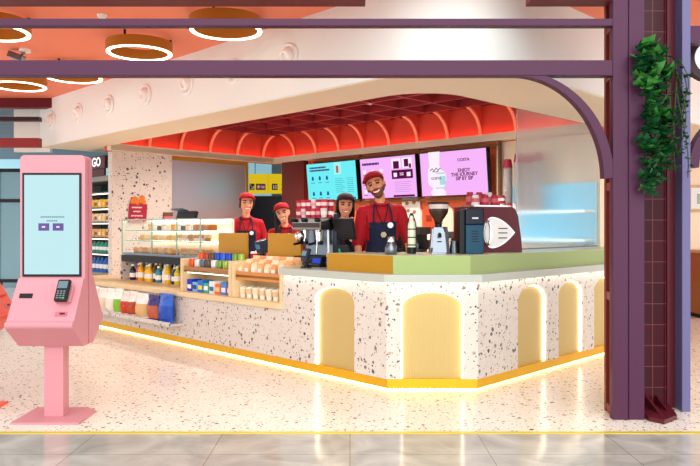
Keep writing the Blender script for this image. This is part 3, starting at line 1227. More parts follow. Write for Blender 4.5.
# ---- pastry case
pcs = kthing('pastry_case', 'glass pastry case with lit shelves of baked goods on the counter', 'display case', (-5.2, .40, .925))
CW, CD, CH = 1.92, .48, .475
MB().span((0, 0, 0), (CW, CD, .03)).build('base', STEEL, pcs)
MB().span((0, CD-.02, .03), (CW, CD, CH)).build('back', mat('case_back', '#f1e3cc', .5), pcs)
MB().span((0, 0, CH-.012), (CW, CD, CH)).build('top', GLASS, pcs)
MB().span((0, 0, .03), (CW, .006, CH-.012)).build('front_glass', GLASS, pcs)
for x in (0, CW-.006):
    MB().span((x, .006, .03), (x+.006, CD-.02, CH-.012)).build('side_glass', GLASS, pcs)
for z in (.19, .325):
    s = MB().span((.01, .05, z), (CW-.01, CD-.02, z+.008)).build('shelf', GLASS, pcs)
    MB().span((.01, .042, z-.004), (CW-.01, .05, z+.01)).build('shelf_edge', GEDGE, s)
m = MB()
for x in (.003, .80, 1.40, CW-.003):
    m.span((x-.008, -.004, .03), (x+.008, .008, CH))
m.span((0, -.004, CH-.012), (CW, .006, CH+.004))
m.build('frame', GEDGE, pcs)
m = MB()
for z in (.188, .323, CH-.014):
    m.span((.02, CD-.06, z-.012), (CW-.02, CD-.03, z))
m.build('light_strip', mat('case_led', '#ffffff', .5, 0, '#fff0d4', 5), pcs)


def croissant(M):
    m = MB(M)
    pts, rad = [], []
    for i in range(11):
        a = math.radians(-75+15*i)
        pts.append((.06*math.sin(a), .035-.05*math.cos(a), .022))
        rad.append(.008+.018*math.cos(math.radians(-75+15*i))**.8*(1.0 if i % 2 else .88))
    m.tube(pts, rad, 8)
    return m


def base_at(x, y, z):
    return (-5.2+x, .40+y, .925+z)


PCR = [paint('#c98a44'), paint('#dba55c'), paint('#e8c88e'), paint('#b5763a')]
for i in range(9):
    t = kthing('croissant', 'golden croissant on the bottom shelf of the pastry case, %s from the left' % (nm+['eighth', 'ninth'])[i], 'pastry', base_at(.12+i*.13, .16, .03), .2*((i*7) % 5-2), 'croissants in the case')
    croissant(Matrix.Diagonal((1.25, 1.25, 1.6, 1))).build('crust', PCR[i % 2], t, smooth=True)
for i in range(5):
    t = kthing('baguette_sandwich', 'baguette sandwich on the bottom shelf of the pastry case, %s from the right' % nm[4-i], 'sandwich', base_at(1.27+i*.14, .18, .03), .1*(i % 3-1), 'baguette sandwiches in the case')
    m = MB()
    m.pill((-.055, 0, .022), (.03, .03, .02), (.055, 0, .022), (.03, .03, .02))
    m.build('bread', PCR[1], t, smooth=True)
    m = MB()
    m.pill((-.055, 0, .062), (.03, .03, .022), (.055, 0, .062), (.03, .03, .022))
    m.build('bread', PCR[0], t, smooth=True)
    MB().box((0, 0, .042), (.15, .066, .012)).build('filling', paint(['#d86a5a', '#8fae4a', '#e8a08a'][i % 3]), t)
for i in range(8):
    t = kthing('bun', 'round bun heaped on the middle shelf of the pastry case, %s from the left' % (nm+['eighth'])[i], 'pastry', base_at(.28+i*.115, .17, .198), 0, 'buns in the case')
    m = MB()
    m.lathe([(0, 0), (.045, .004), (.056, .025), (.05, .055), (.03, .072), (0, .078)], 14)
    m.build('crust', PCR[2 if i % 3 else 1], t, smooth=True)
for i in range(6):
    t = kthing('muffin', 'muffin in pale paper on the middle shelf, %s from the left' % nm[i], 'pastry', base_at(1.22+i*.12, .17, .198), 0, 'muffins in the case')
    MB().lathe([(0, 0), (.03, 0), (.04, .045), (.0, .045)], 14).build('paper', paint(['#f3e2d0', '#f5d9dc', '#c88a5a'][i % 3]), t, smooth=True)
    MB().lathe([(.043, .043), (.05, .055), (.04, .08), (.0, .092)], 14).build('crumb', PCR[(i+1) % 4], t, smooth=True)
for i in range(11):
    t = kthing('dessert_jar', 'small dessert jar on the top shelf of the pastry case, %s from the left' % (nm+['eighth', 'ninth', 'tenth', 'eleventh'])[i], 'jar', base_at(.36+i*.115, .17, .333), 0, 'dessert jars in the case')
    MB().lathe([(0, 0), (.032, 0), (.036, .01), (.036, .06), (.0, .06)], 14).build('jar', paint(['#f3e8da', '#e8b070', '#f5efe6', '#5a3a2a', '#f0d8c8'][i % 5]), t, smooth=True)
    MB().lathe([(.037, .058), (.037, .075), (0, .076)], 14).build('lid', paint(['#f8f4ea', '#e89a30', '#d8d0c4', '#f8f4ea', '#c0a890'][i % 5]), t, smooth=True)
for i in range(3):
    t = kthing('loaf_cake', 'brown loaf cake on the top shelf near the register panel, %s from the left' % nm[i], 'cake', base_at(1.66+i*.10, .17, .333), PI/2, 'loaf cakes in the case')
    m = MB()
    m.box((0, 0, .035), (.16, .09, .07), None, .015)
    m.build('loaf', paint('#b8682c'), t, smooth=True)
    MB().box((0, 0, .072), (.13, .06, .012), None, .004).build('glaze', paint('#f0d2a0'), t, smooth=True)

# dark tablet/monitor above the case
mo = kthing('staff_monitor', 'black monitor standing behind the pastry case', 'monitor', (-4.62, 1.05, 0))
MB().box((0, 0, 1.43), (.46, .05, .17), Euler((-.25, 0, 0)), .008).build('screen', BLACK, mo)
MB().tube([(0, .04, 0), (0, .04, 1.40)], .022).build('stand', BLACK, mo)
MB().lathe([(.16, 0), (.16, .015), (.02, .02)], 20, (0, .04, 0)).build('base', BLACK, mo)
MB().box((-.08, -.06, 1.535), (.30, .10, .012), Euler((-.25, 0, 0))).build('shade', paint('#2f4a60'), mo)

# red bakery sign on the terrazzo wall
rsn = kthing('bakery_sign', 'burgundy box shaped bakery sign with orange cookies on top, on the terrazzo wall', 'sign', (-6.09, 1.09, 1.45), PI/2)
m = MB()
m.prism([(-.14, -.08), (.15, -.08), (.17, .20), (-.12, .20)], 'y', -.02, 0)
m.build('board', paint('#a3243c'), rsn)
m = MB()
for z, w in ((.145, .17), (.085, .12), (.02, .19), (-.035, .06)):
    n = int(w/.025)
    for k in range(n):
        m.span((-.005-w/2+k*w/n+.003, -.024, z-.011+(k % 2)*.004), (-.005-w/2+(k+1)*w/n-.003, -.02, z+.011))
m.build('lettering', paint('#f3c9c9'), rsn)
for x, z in ((-.07, .235), (.0, .225), (.06, .25), (.11, .23), (-.03, .27), (.09, .29)):
    MB().lathe([(0, -.012), (.035, -.012), (.045, 0), (.035, .012), (0, .014)], 14, (x, -.012, z), Matrix.Rotation(PI/2, 3, 'X')).build('cookie', paint('#d9742a'), rsn, smooth=True)
rs2 = kthing('bakery_sign', 'small pink sign at the right edge of the terrazzo wall', 'sign', (-6.09, 1.62, 1.37), PI/2)
MB().span((-.07, -.02, -.10), (.07, 0, .10)).build('board', paint('#d86a86'), rs2)
MB().span((-.08, -.025, .10), (.08, 0, .16)).build('top', paint('#6a4a34'), rs2)
MB().span((-.03, -.024, -.04), (.03, -.02, .04)).build('lettering', paint('#f6d6de'), rs2)

# ---- chiller and GO sign
ch = kthing('chiller_cabinet', 'open chiller cabinet of packed food beside the terrazzo wall', 'chiller', (-6.235, .74, 0))
CHW = 1.5
m = MB()
m.span((-CHW, 0, 0), (-CHW+.05, .6, 2.05))
m.span((-.05, 0, 0), (0, .6, 2.05))
m.span((-CHW, .55, 0), (0, .6, 2.05))
m.span((-CHW, 0, 2.0), (0, .6, 2.08))
m.span((-CHW, 0, 0), (0, .6, .60))
m.build('cabinet', mat('chiller_grey', '#8a8478', .4), ch)
for z in (.88, 1.12, 1.36, 1.58, 1.82):
    s = MB().span((-CHW+.05, .05, z), (-.05, .55, z+.02)).build('shelf', mat('chiller_shelf', '#4c4a46', .4), ch)
    MB().span((-CHW+.05, .06, z-.015), (-.05, .09, z)).build('light_strip', LEDS, s)
MB().span((-CHW+.05, .54, .6), (-.05, .55, 2.0)).build('lining', mat('chiller_teal', '#1f4a50', .5), ch)
k = 0
for z, c, n, h in ((.60, '#2a5fb0', 'blue bottle', .22), (.90, '#2f8a78', 'green bottle', .17), (1.14, '#d9a860', 'wrap', .13), (1.38, '#e6c9a0', 'sandwich', .13), (1.60, '#e8b420', 'yellow snack pack', .13)):
    for i in range(6):
        t = kthing(n.split()[-1], '%s on its chiller shelf, %s from the terrazzo wall' % (n, nm[i]), n.split()[-1], (-6.235-.11-i*.13, .74+.12, z), 0, n+'s in the chiller')
        if 'bottle' in n:
            MB().lathe([(0, 0), (.045, 0), (.045, h*.7), (.02, h*.9), (.02, h), (0, h)], 12).build('body', paint(c), t, smooth=True)
            MB().lathe([(.046, h*.25), (.046, h*.55)], 12, cap=False).build('sleeve', paint('#e8f0f0'), t)
        else:
            m = MB()
            m.box((0, 0, h/2), (.11, .10, h), Euler((0, .06*(i % 3-1), 0)), .015)
            m.build('wrapper', paint(c), t, smooth=True)
            MB().box((0, -.052, h*.45), (.07, .006, h*.4)).build('sticker', paint(['#f6efe0', '#8a4a2a', '#f0d050'][i % 3]), t)
gs = kthing('go_sign', 'white illuminated GO letters on a dark red board above the chiller', 'sign', (-6.60, .69, 2.19))
MB().span((-.30, 0, 0), (.29, .05, .19)).build('board', mat('sign_maroon', '#4a1512', .5), gs)
text('lettering', 'GO', .19, glow('#ffffff', 1.4), gs, (0.02, -.008, .095), 1.0)
MB().span((-.28, .02, -.11), (.23, .05, 0)).build('bracket', mat('sign_maroon', '#4a1512'), gs)

# ---- registers ----------------------------------------------------------
def register(x, label):
    t = kthing('register_panel', label, 'register', (x, .40, .925), 0, 'mustard register panels')
    MB().span((-.26, -.015, .04), (.26, .015, .31), .003).build('panel', MUSTARD, t)
    MB().span((-.20, -.03, 0), (.20, .12, .02)).build('foot', BLACK, t)
    MB().span((-.05, .0, .02), (.05, .03, .06)).build('bracket', BLACK, t)
    MB().span((-.18, .016, .07), (.18, .04, .29), .004).build('display', BLACK, t)


register(-2.63, 'mustard register panel in front of the woman beside the pastry case')
register(-1.74, 'mustard register panel in front of the leaning woman')

sn = kthing('barcode_scanner', 'black and blue hand scanner between the two mustard panels', 'scanner', (-2.16, .45, .925))
MB().lathe([(.06, 0), (.06, .015), (.02, .03), (.02, .10)], 16).build('base', BLACK, sn, smooth=True)
MB().box((0, -.01, .17), (.10, .12, .14), Euler((.3, 0, 0)), .02).build('head', mat('dark_blue_plastic', '#26303f', .3), sn, smooth=True)
MB().box((0, -.072, .165), (.07, .006, .05), Euler((.3, 0, 0))).build('window', glow('#6fa8d8', .5), sn)
rc = kthing('paper_cup', 'small red cup beside the hand scanner', 'cup', (-2.32, .45, .925))
MB().lathe([(0, 0), (.03, 0), (.04, .10), (.036, .10), (0, .02)], 16).build('cup', paint('#c01f38'), rc, smooth=True)
MB().lathe([(.041, .09), (.041, .105), (.02, .112), (0, .112)], 16).build('lid', paint('#f2ece4'), rc, smooth=True)

# payment pad on the counter
pd = kthing('payment_terminal', 'card payment terminal on a black stand right of the mustard panels', 'payment terminal', (-1.10, .12, .925))
MB().lathe([(.05, 0), (.05, .012), (.018, .02), (.018, .06)], 16).build('base', BLACK, pd, smooth=True)
MB().box((0, 0, .115), (.075, .03, .13), Euler((-.35, 0, 0)), .008).build('body', mat('dark_blue_plastic', '#26303f'), pd, smooth=True)
MB().box((0, -.024, .135), (.055, .006, .045), Euler((-.35, 0, 0))).build('screen', glow('#9fc0d8', .6), pd)

# left espresso machine with cups on top
em = kthing('espresso_machine', 'chrome espresso machine with stacked red cups on top', 'coffee machine', (-1.262, .40, .925))
em.scale = (.86, 1, .96)
m = MB()
m.span((-.24, -.12, .0), (.24, .18, .10), .01)
m.build('base', BLACK, em)
MB().span((-.24, .02, .10), (.24, .18, .40), .01).build('back_body', STEEL, em)
m = MB()
m.span((-.24, -.14, .36), (.24, .18, .485), .02)
m.build('top_body', mat('dark_chrome', '#8d8784', .18, 1), em, smooth=True)
MB().span((-.22, -.146, .385), (.22, -.139, .43)).build('fascia_band', mat('machine_brown', '#3a2a26', .35), em)
for x in (-.2, -.02, .2):
    MB().lathe([(.022, 0), (.022, .03), (.012, .04)], 12, (x, -.14, .46), Matrix.Rotation(PI/2, 3, 'X')).build('knob', BLACK, em, smooth=True)
for x in (-.12, .12):
    MB().lathe([(.035, .24), (.04, .30), (.045, .36)], 16, (x, -.06, 0)).build('group_head', CHROME, em, smooth=True)
    m = MB()
    m.tube([(x, -.06, .235), (x, -.10, .235), (x, -.20, .22)], .013)
    m.lathe([(.036, .215), (.036, .25)], 16, (x, -.06, 0))
    m.build('portafilter', BLACK, em, smooth=True)
m = MB()
m.ball((-.12, -.13, .30), (.06, .05, .06))
m.build('steam_dome', CHROME, em, smooth=True)
m = MB()
m.tube([(.2, -.10, .36), (.215, -.15, .34), (.21, -.16, .24), (.19, -.15, .13)], .008)
m.build('steam_wand', CHROME, em, smooth=True)
MB().span((-.20, -.13, .02), (.20, -.05, .03)).build('drip_tray', STEEL, em)


def paper_cup(label, p, h, r, c, c2, group, flip=False, kf=True, rzz=0):
    t = kthing('paper_cup', label, 'cup', p, rzz, group) if kf else thing('paper_cup', label, 'cup', p, rzz, group)
    a, b = (r*.72, r) if not flip else (r, r*.72)
    m = MB()
    m.lathe([(0, 0), (a, 0), (b, h), (b*.93, h), (0, h*.97 if flip else h*.15)], 14)
    m.build('cup', paint(c), t, smooth=True)
    m = MB()
    m.lathe([(a+(b-a)*.3+.001, h*.3), (a+(b-a)*.68+.001, h*.68)], 14, cap=False)
    m.build('emblem_band', paint(c2), t, smooth=True)
    return t


n_ = ['first', 'second', 'third', 'fourth', 'fifth', 'sixth', 'seventh', 'eighth']
for tier in range(2):
    for r_ in range(2):
        for i in range(6):
            paper_cup('red cup on the chrome machine, %s layer, %s row, %s from the left' % (['lower', 'upper'][tier], ['front', 'back'][r_], n_[i]),
                      (-1.262-.172+i*.070+.006*(tier-.5), .33+.085*r_, .925+.4656+.085*tier), .085, .034, ['#b01c34', '#c02a40', '#a31a30', '#d8c4c0'][(i*3+tier*2+r_) % 4], ['#e8c4c4', '#d9929a', '#f0dcd8'][(i+tier) % 3], 'red cups on the chrome machine')

# POS with black back
po = kthing('pos_terminal', 'black point of sale terminal in front of the woman in a dark cap', 'register', (-.915, .40, .925))
MB().span((-.10, -.08, 0), (.10, .08, .018), .004).build('base', BLACK, po)
MB().span((-.125, .01, .018), (-.085, .05, .50), .004).build('column', mat('dark_blue_plastic', '#26303f'), po)
MB().box((.01, .02, .36), (.26, .03, .20), Euler((.2, 0, 0)), .008).build('monitor', BLACK, po)
MB().box((.03, -.03, .13), (.19, .03, .16), Euler((.2, 0, 0)), .006).build('printer', mat('graphite', '#26282b', .45), po)
MB().box((.02, -.05, .155), (.022, .006, .04), Euler((.2, 0, 0))).build('green_sticker', paint('#2fae88'), po)
m = MB()
m.tube([(-.13, .03, .50), (-.19, .0, .46), (-.17, -.02, .38), (-.15, -.03, .15), (-.19, -.03, .03)], .010)
m.build('cable', paint('#e9eef2'), po, smooth=True)
MB().box((.06, .004, .38), (.03, .004, .06), Euler((.2, 0, 0))).build('tag_plate', paint('#cfd6d8'), po)
for x, n in ((-1.12, 'left'), (-.93, 'right')):
    t = kthing('price_display', 'small blue lit price display, the %s one below the black terminal' % n, 'display', (x, .26, .925))
    MB().span((-.055, 0, 0), (.055, .05, .02)).build('foot', BLACK, t)
    MB().box((0, .02, .06), (.13, .025, .075), Euler((-.2, 0, 0)), .004).build('case', BLACK, t)
    MB().box((0, .006, .06), (.105, .004, .045), Euler((-.2, 0, 0))).build('screen', glow('#2b4fd8', .9), t)

# ================================================================== ITEMS ON THE BAR
def bthing(name, label, cat, px, Y, rz=0, group=None):
    X, Y = at(px, Y)
    return thing(name, label, cat, (X, Y, BAR), rz, group)


sh = bthing('steel_shaker', 'brushed steel shaker bottle standing on the green bar before the man', 'shaker', 391, 5.80)
MB().lathe([(0, 0), (.045, 0), (.052, .01), (.052, .06), (.03, .10), (.028, .105)], 22).build('body', STEEL, sh, smooth=True)
MB().lathe([(.029, .105), (.027, .14), (.02, .148), (0, .15)], 22).build('cap', CHROME, sh, smooth=True)

gb = bthing('syrup_bottle', 'tall clear syrup bottle with dark bands on the green bar', 'bottle', 411.5, 6.0)
MB().lathe([(0, .05), (.036, .05), (.037, .06), (.037, .22), (.034, .25), (.014, .29), (.012, .33), (0, .33)], 20).build('body', mat('bottle_glass', '#cfd8b8', .12, 0, spec=.8), gb, smooth=True)
MB().lathe([(0, 0), (.04, 0), (.04, .055), (0, .055)], 20).build('base', BLACK, gb, smooth=True)
m = MB()
for z in (.07, .135, .205):
    m.lathe([(.0385, z), (.0385, z+.010)], 20, cap=False)
m.tube([(-.036, -.012, .06), (-.036, -.012, .26), (-.012, 0, .335)], .004)
m.tube([(.036, -.012, .06), (.036, -.012, .26), (.012, 0, .335)], .004)
m.build('cage', BLACK, gb)
MB().lathe([(.014, .325), (.014, .345), (0, .35)], 14).build('stopper', BLACK, gb, smooth=True)

gr = bthing('coffee_grinder', 'steel coffee grinder with dark bean hopper on the green bar', 'coffee grinder', 438.5, 6.05)
m = MB()
m.hull([(x*.082, y*.08, 0) for x in (-1, 1) for y in (-1, 1)]+[(x*.058, y*.06, .225) for x in (-1, 1) for y in (-1, 1)])
bmesh.ops.bevel(m.bm, geom=m.bm.edges[:], offset=.012, segments=2, affect='EDGES')
m.build('body', STEEL, gr, smooth=True)
MB().prism([(.062, 0), (.088, 0), (.066, .23), (.045, .23)], 'y', -.085, .085).build('side_panel', mat('dark_blue_plastic', '#26303f'), gr)
MB().lathe([(.03, .222), (.03, .255), (.045, .262)], 20).build('collar', BLACK, gr, smooth=True)
MB().lathe([(.03, .255), (.04, .29), (.078, .345), (.085, .37), (.085, .385), (0, .385)], 24).build('hopper', mat('beans', '#3b2418', .35, coat=.5), gr, smooth=True)
MB().lathe([(.086, .385), (.088, .42), (.085, .425), (0, .425)], 24).build('hopper_rim', mat('smoky_lid', '#cbb9b0', .15), gr, smooth=True)
MB().lathe([(.092, .425), (.094, .44), (0, .442)], 24).build('lid', BLACK, gr, smooth=True)
m = MB()
m.span((-.018, -.085, .10), (.018, -.075, .108))
m.build('name_plate', BLACK, gr)
MB().tube([(0, -.07, .17), (0, -.11, .165), (0, -.115, .14)], .012).build('spout', BLACK, gr, smooth=True)

mj = bthing('milk_jug', 'small steel milk jug beside the coffee grinder', 'jug', 454, 6.0)
MB().lathe([(0, 0), (.036, 0), (.038, .01), (.03, .09), (.034, .11), (.031, .11), (.027, .08), (0, .02)], 20).build('body', STEEL, mj, smooth=True)
MB().tube([(.03, 0, .10), (.06, 0, .095), (.062, 0, .05), (.036, 0, .03)], .006).build('handle', BLACK, mj, smooth=True)

tm = bthing('bean_grinder', 'dark teal tall grinder box with small white lettering on the green bar', 'coffee grinder', 473, 5.98, .12)
MB().span((-.078, -.06, 0), (.078, .12, .245), .008).build('body', mat('teal_metal', '#12455c', .35, .2), tm)
MB().span((-.08, -.063, .245), (.08, .122, .385), .012).build('top', mat('navy_metal', '#0a1428', .3, .1), tm)
m = MB()
for z in range(5):
    m.span((-.03, -.0615, .10+z*.022), (.03, -.0595, .108+z*.022))
m.build('vent', BLACK, tm)
m = MB()
for q in range(5):
    m.span((-.026+q*.011, -.067, .296), (-.018+q*.011, -.063, .310))
m.build('lettering', paint('#e8eef2'), tm)
MB().span((-.125, -.03, .0), (-.079, .10, .37), .006).build('side_unit', BLACK, tm)

em2 = bthing('espresso_machine', 'dark red espresso machine with white oval side panel beside the glass screen', 'coffee machine', 490.5, 6.45, .35)
m = MB()
prof = [(-.27, 0), (.235, 0), (.225, .12), (.19, .33), (.165, .385), (.13, .41), (-.27, .41)]
m.prism(prof, 'y', -.16, .20)
m.build('body', mat('machine_red', '#5c0d1c', .3, .0, coat=.15), em2)
R = Matrix.Rotation(PI/2, 3, 'X')
def lens(k_, x0=-.09, L=.215, hh=.125):
    up = []
    for i in range(13):
        t_ = i/12
        up.append((x0+L*k_*t_, .178+hh*k_*(1-t_**1.9)))
    lo = [(x_, .356-z_) for x_, z_ in up[-2::-1]]
    lf = [(x0-.075*k_*math.sin(math.radians(a)), .178-hh*k_*math.cos(math.radians(a))) for a in range(15, 180, 15)]
    return up+lo+lf


MB().prism(lens(1.12), 'y', -.172, -.16).build('chrome_trim', CHROME, em2)
MB().prism(lens(1.0), 'y', -.182, -.172).build('side_panel', paint('#f3f0ee', .25), em2)
m = MB()
for z in (.13, .175, .215):
    m.span((-.03, -.187, z-.004), (.06, -.182, z+.004))
m.build('vent', BLACK, em2)
m = MB()
pts = [(-.15+.04*math.sin(a), -.19, .175+.11*math.cos(a)) for a in [i*PI/8 for i in range(9)]]
m.tube(pts, .012)
m.build('chrome_pipe', CHROME, em2, smooth=True)
m = MB()
m.span((-.24, -.10, .41), (.12, .18, .425))
m.build('cup_rail', CHROME, em2)
pq = MB()
for x in (-.22, .18):
    for y in (-.12, .16):
        pq.cyl((x, y, 0), .02, .001)
pq.build('foot', BLACK, em2)
for i in range(3):
    for j in range(2):
        p = em2.matrix_basis if False else None
        c_, s_ = math.cos(.35), math.sin(.35)
        lx, ly = -.17+i*.10, -.02+j*.10
        X = em2.location.x+c_*lx-s_*ly
        Y = em2.location.y+s_*lx+c_*ly
        paper_cup('red and white cup on the dark red espresso machine, %s row, %s from the left' % (['front', 'back'][j], n_[i]), (X, Y, BAR+.425), .095+.03*j, .04,
                  '#a61c34' if (i+j) % 3 else '#d9cfcb', '#c8606c', 'cups on the dark red espresso machine', True, False)
wc = bthing('paper_cup', 'white cup beside the teal grinder box', 'cup', 461, 6.25)
MB().lathe([(0, 0), (.03, 0), (.042, .11), (.038, .11), (0, .02)], 16).build('cup', paint('#efe9e2'), wc, smooth=True)
MB().lathe([(.043, .10), (.043, .115), (.03, .122), (0, .122)], 16).build('lid', paint('#f7f4f0'), wc, smooth=True)
# white bar light bars: back bar shelves behind the glass
bb = kthing('back_shelves', 'blue lit back shelving with white shelves behind the frosted glass', 'shelving', (-1.25, 3.78, 0))
MB().span((0, -.03, 1.10), (1.18, 0, 1.83)).build('back_panel', mat('blue_panel', '#6cc4e0', .3, 0, '#58bcdc', .5), bb)
for z in (1.16, 1.50):
    s = MB().span((-.02, -.30, z-.03), (1.18, -.03, z)).build('shelf', paint('#f4f7f8'), bb)
    MB().span((-.02, -.31, z-.028), (1.18, -.30, z-.004)).build('light_strip', glow('#eafcff', 1.6), s)
# white cup tower stacks on the upper shelf
for i, (x, h, y) in enumerate(((-1.15, .66, 3.58), (-1.01, .74, 3.60), (-.87, .70, 3.60), (-.73, .74, 3.60))):
    t = kthing('cup_stack', 'tall grey paper cup stack with red top, %s from the left on the shelf' % n_[i], 'cup stack', (x, y, 1.50), 0, 'tall cup stacks on the back shelf')
    m = MB()
    pr = [(0, 0)]
    nn = int(h*.86/.022)
    for q in range(nn):
        pr += [(.062, q*.022), (.057, q*.022+.018)]
    pr += [(.048, nn*.022), (0, nn*.022)]
    m.lathe(pr, 14)
    m.build('sleeves', paint('#a59c9a'), t, smooth=False)
    m = MB()
    m.lathe([(.060, nn*.022), (.057, nn*.022+.03), (.043, nn*.022+.11), (0, nn*.022+.11)], 14)
    m.build('top_cup', paint('#a32036'), t, smooth=True)
for i, (x, y, zz, c) in enumerate(((-1.26, 3.55, 0, '#b8213a'), (-1.26, 3.55, .1, '#b8213a'), (-1.18, 3.50, 0, '#d8d0ce'), (-1.08, 3.50, 0, '#b8213a'), (-1.18, 3.50, .1, '#a32036'), (-.99, 3.50, 0, '#c7bfbd'))):
    paper_cup(['red cup at the left end of the back shelf', 'red cup stacked on the left end cup of the back shelf', 'grey cup on the back shelf before the stacks',
               'red cup on the back shelf before the tall stacks', 'red cup stacked on the grey cup of the back shelf', 'grey cup at the right before the tall stacks'][i],
              (x, y, 1.50+zz), .10, .04, c, '#f0dcd8', 'loose cups on the back shelf', True)

# back bar worktop
bk = kthing('back_counter', 'orange fronted back counter under the menu screens', 'counter', (0, 0, 0))
MB().span((-5.2, 3.25, 0), (-1.30, 3.78, .90)).build('body', paint('#d8673a'), bk)
MB().span((-5.22, 3.22, .90), (-1.30, 3.78, .94)).build('slab', STONE, bk)
bi = [(-2.95, .30, .22, '#2a2524', 'dark brown'), (-2.55, .36, .26, '#231f20', 'black'), (-2.2, .26, .2, '#e9e2da', 'white'), (-3.35, .28, .2, '#3b2a24', 'brown'), (-1.9, .3, .2, '#3a3634', 'charcoal')]
for x, h, w, c, n in bi:
    t = kthing('coffee_brewer', '%s brewer on the back counter below the menu screens' % n, 'coffee machine', (x, 3.5, .94))
    MB().span((-w/2, -.12, 0), (w/2, .12, .05), .008).build('base', paint(c), t)
    MB().span((-w/2, .02, .05), (w/2, .12, h), .008).build('back', paint(c), t)
    MB().span((-w/2, -.12, h*.7), (w/2, .12, h), .012).build('head', paint(c), t)
    MB().lathe([(0, .05), (.045, .05), (.055, .09), (.04, .15), (.03, .16)], 16, (0, -.05, 0)).build('pot', STEEL, t, smooth=True)
pw = kthing('wall_poster', 'white poster with small drawings on the back wall right of the man', 'poster', (-2.92, 3.775, 1.32))
MB().span((-.17, 0, 0), (.17, .012, .42)).build('sheet', paint('#f3ece2'), pw)
m = MB()
for x, z in ((-.07, .33), (.06, .34), (-.05, .22), (.07, .2), (-.06, .09), (.05, .08)):
    m.ball((x, -.002, z), (.035, .004, .028), 10, 6)
m.build('drawing', paint('#b5633f'), pw)
pw2 = kthing('wall_poster', 'small red orange poster on the back wall above the grinder', 'poster', (-2.58, 3.775, 1.30))
MB().span((-.10, 0, 0), (.10, .012, .26)).build('sheet', paint('#e0502a'), pw2)
MB().span((-.05, -.004, .08), (.05, 0, .17)).build('drawing', paint('#9a2f1c'), pw2)

# ================================================================== MENU SCREENS
def menu(x0, x1, label, face, name):
    w = x1-x0
    h = .60
    t = kthing('menu_screen', label, 'screen', ((x0+x1)/2, 3.60, 2.035), 0, 'menu screens over the back counter')
    t.rotation_euler.x = .10
    MB().span((-w/2, -.01, -h/2-.008), (w/2, .07, h/2+.008), .004).build('housing', BLACK, t)
    f = MB().span((-w/2+.008, -.014, -h/2), (w/2-.008, -.010, h/2)).build('display', face, t)
    MB().span((-.2, .07, -.1), (.2, .17, .1)).build('bracket', BLACK, t)
    return t, f, w, h


def marks(name, items, m_, f, y=-.016):
    b = MB()
    for x0, z0, x1, z1 in items:
        b.span((x0, y-.002, z0), (x1, y+.002, z1))
    return b.build(name, m_, f)


CY = glow('#6aeaf0', 1.05)
PK = glow('#efb0f2', 1.08)
TXT = mat('screen_text_purple', '#100818', .6, 0, '#5a2a86', .7, spec=0)
TXTB = mat('screen_text_blue', '#04101a', .6, 0, '#1c5aa0', .8, spec=0)
TXM = mat('screen_maroon', '#16030f', .6, 0, '#6a1454', .7, spec=0)
SW = glow('#fdf0fb', 1.0)
t, f, w, h = menu(-5.0, -3.85, 'cyan menu screen with small drink pictures, leftmost of the three screens', CY, 'cyan')
it = []
for r_ in range(2):
    for k_ in range(14 if r_ == 0 else 17):
        x = -.49+k_*.028
        it.append((x, .235-r_*.045-.015, x+.019+(k_ % 3)*.003, .235-r_*.045+.012))
marks('heading', it, TXT, f)
it = []
for a in range(3):
    for b_ in range(2):
        x, z = -.43+a*.17, .06-b_*.25
        marks('drink_picture', [(x-.022, z-.03, x+.022, z+.02), (x-.012, z+.02, x+.012, z+.035)], TXTB, f)
        marks('caption', [(x-.045, z-.075, x+.045, z-.067)], TXTB, f)
marks('price_list', [(.10, .03-k_*.03, .26+.03*(k_ % 3), .037-k_*.03) for k_ in range(8)]+[(.36, .03-k_*.03, .5, .037-k_*.03) for k_ in range(8)], glow('#3aa8b8', .9), f)
marks('footer_bar', [(.17, -.295, .53, -.265)], TXTB, f)
marks('picture', [(.09, .10, .25, .29)], glow('#a4f2f2', 1.0), f)
marks('cup_picture', [(.14, .13, .19, .24)], paint('#b5544a'), f, -.019)
t, f, w, h = menu(-3.76, -2.66, 'pink menu screen behind the man, middle of the three screens', PK, 'pink')
it = []
for k_ in range(12):
    x = -.50+k_*.029
    it.append((x, .20, x+.021+(k_ % 2)*.003, .235))
marks('heading', it, TXT, f)
it = []
for a in range(3):
    for b_ in range(3):
        x, z = -.46+a*.17, .09-b_*.15
        marks('drink_picture', [(x-.03, z-.015, x+.03, z+.04)], SW, f)
marks('caption', [(-.5+a*.17, .045-b_*.15, -.42+a*.17, .053-b_*.15) for a in range(3) for b_ in range(3)], TXM, f)
marks('picture', [(.10, .12, .27, .27), (.30, .12, .48, .27)], SW, f)
marks('picture', [(.13, .12, .24, .23), (.34, .14, .42, .25), (.43, .12, .47, .18)], TXM, f, -.019)
marks('offer_panel', [(.09, -.03, .49, .10)], TXM, f)
marks('offer_mark', [(.13, .0, .19, .06), (.25, .02, .32, .03), (.25, .045, .32, .055), (.38, .0, .45, .06)], SW, f, -.019)
marks('price_list', [(.14, -.08-k_*.028, .46-.05*(k_ % 2), -.074-k_*.028) for k_ in range(6)], glow('#c48ad0', .9), f)
marks('footer_bar', [(.10, -.295, .50, -.265)], TXM, f)
t, f, w, h = menu(-2.58, -1.46, 'pink screen with a white cup and slogan, rightmost of the three screens', PK, 'cup')
text('slogan', 'ENJOY', .068, TXM, f, (.19, -.016, .03), 1.0)
text('slogan', 'THE JOURNEY', .068, TXM, f, (.19, -.016, -.025), 1.0)
text('slogan', 'SIP BY SIP', .068, TXM, f, (.19, -.016, -.08), 1.0)
text('brand_lettering', 'COSTA', .055, TXM, f, (.19, -.016, .17), 1.1)
m = MB()
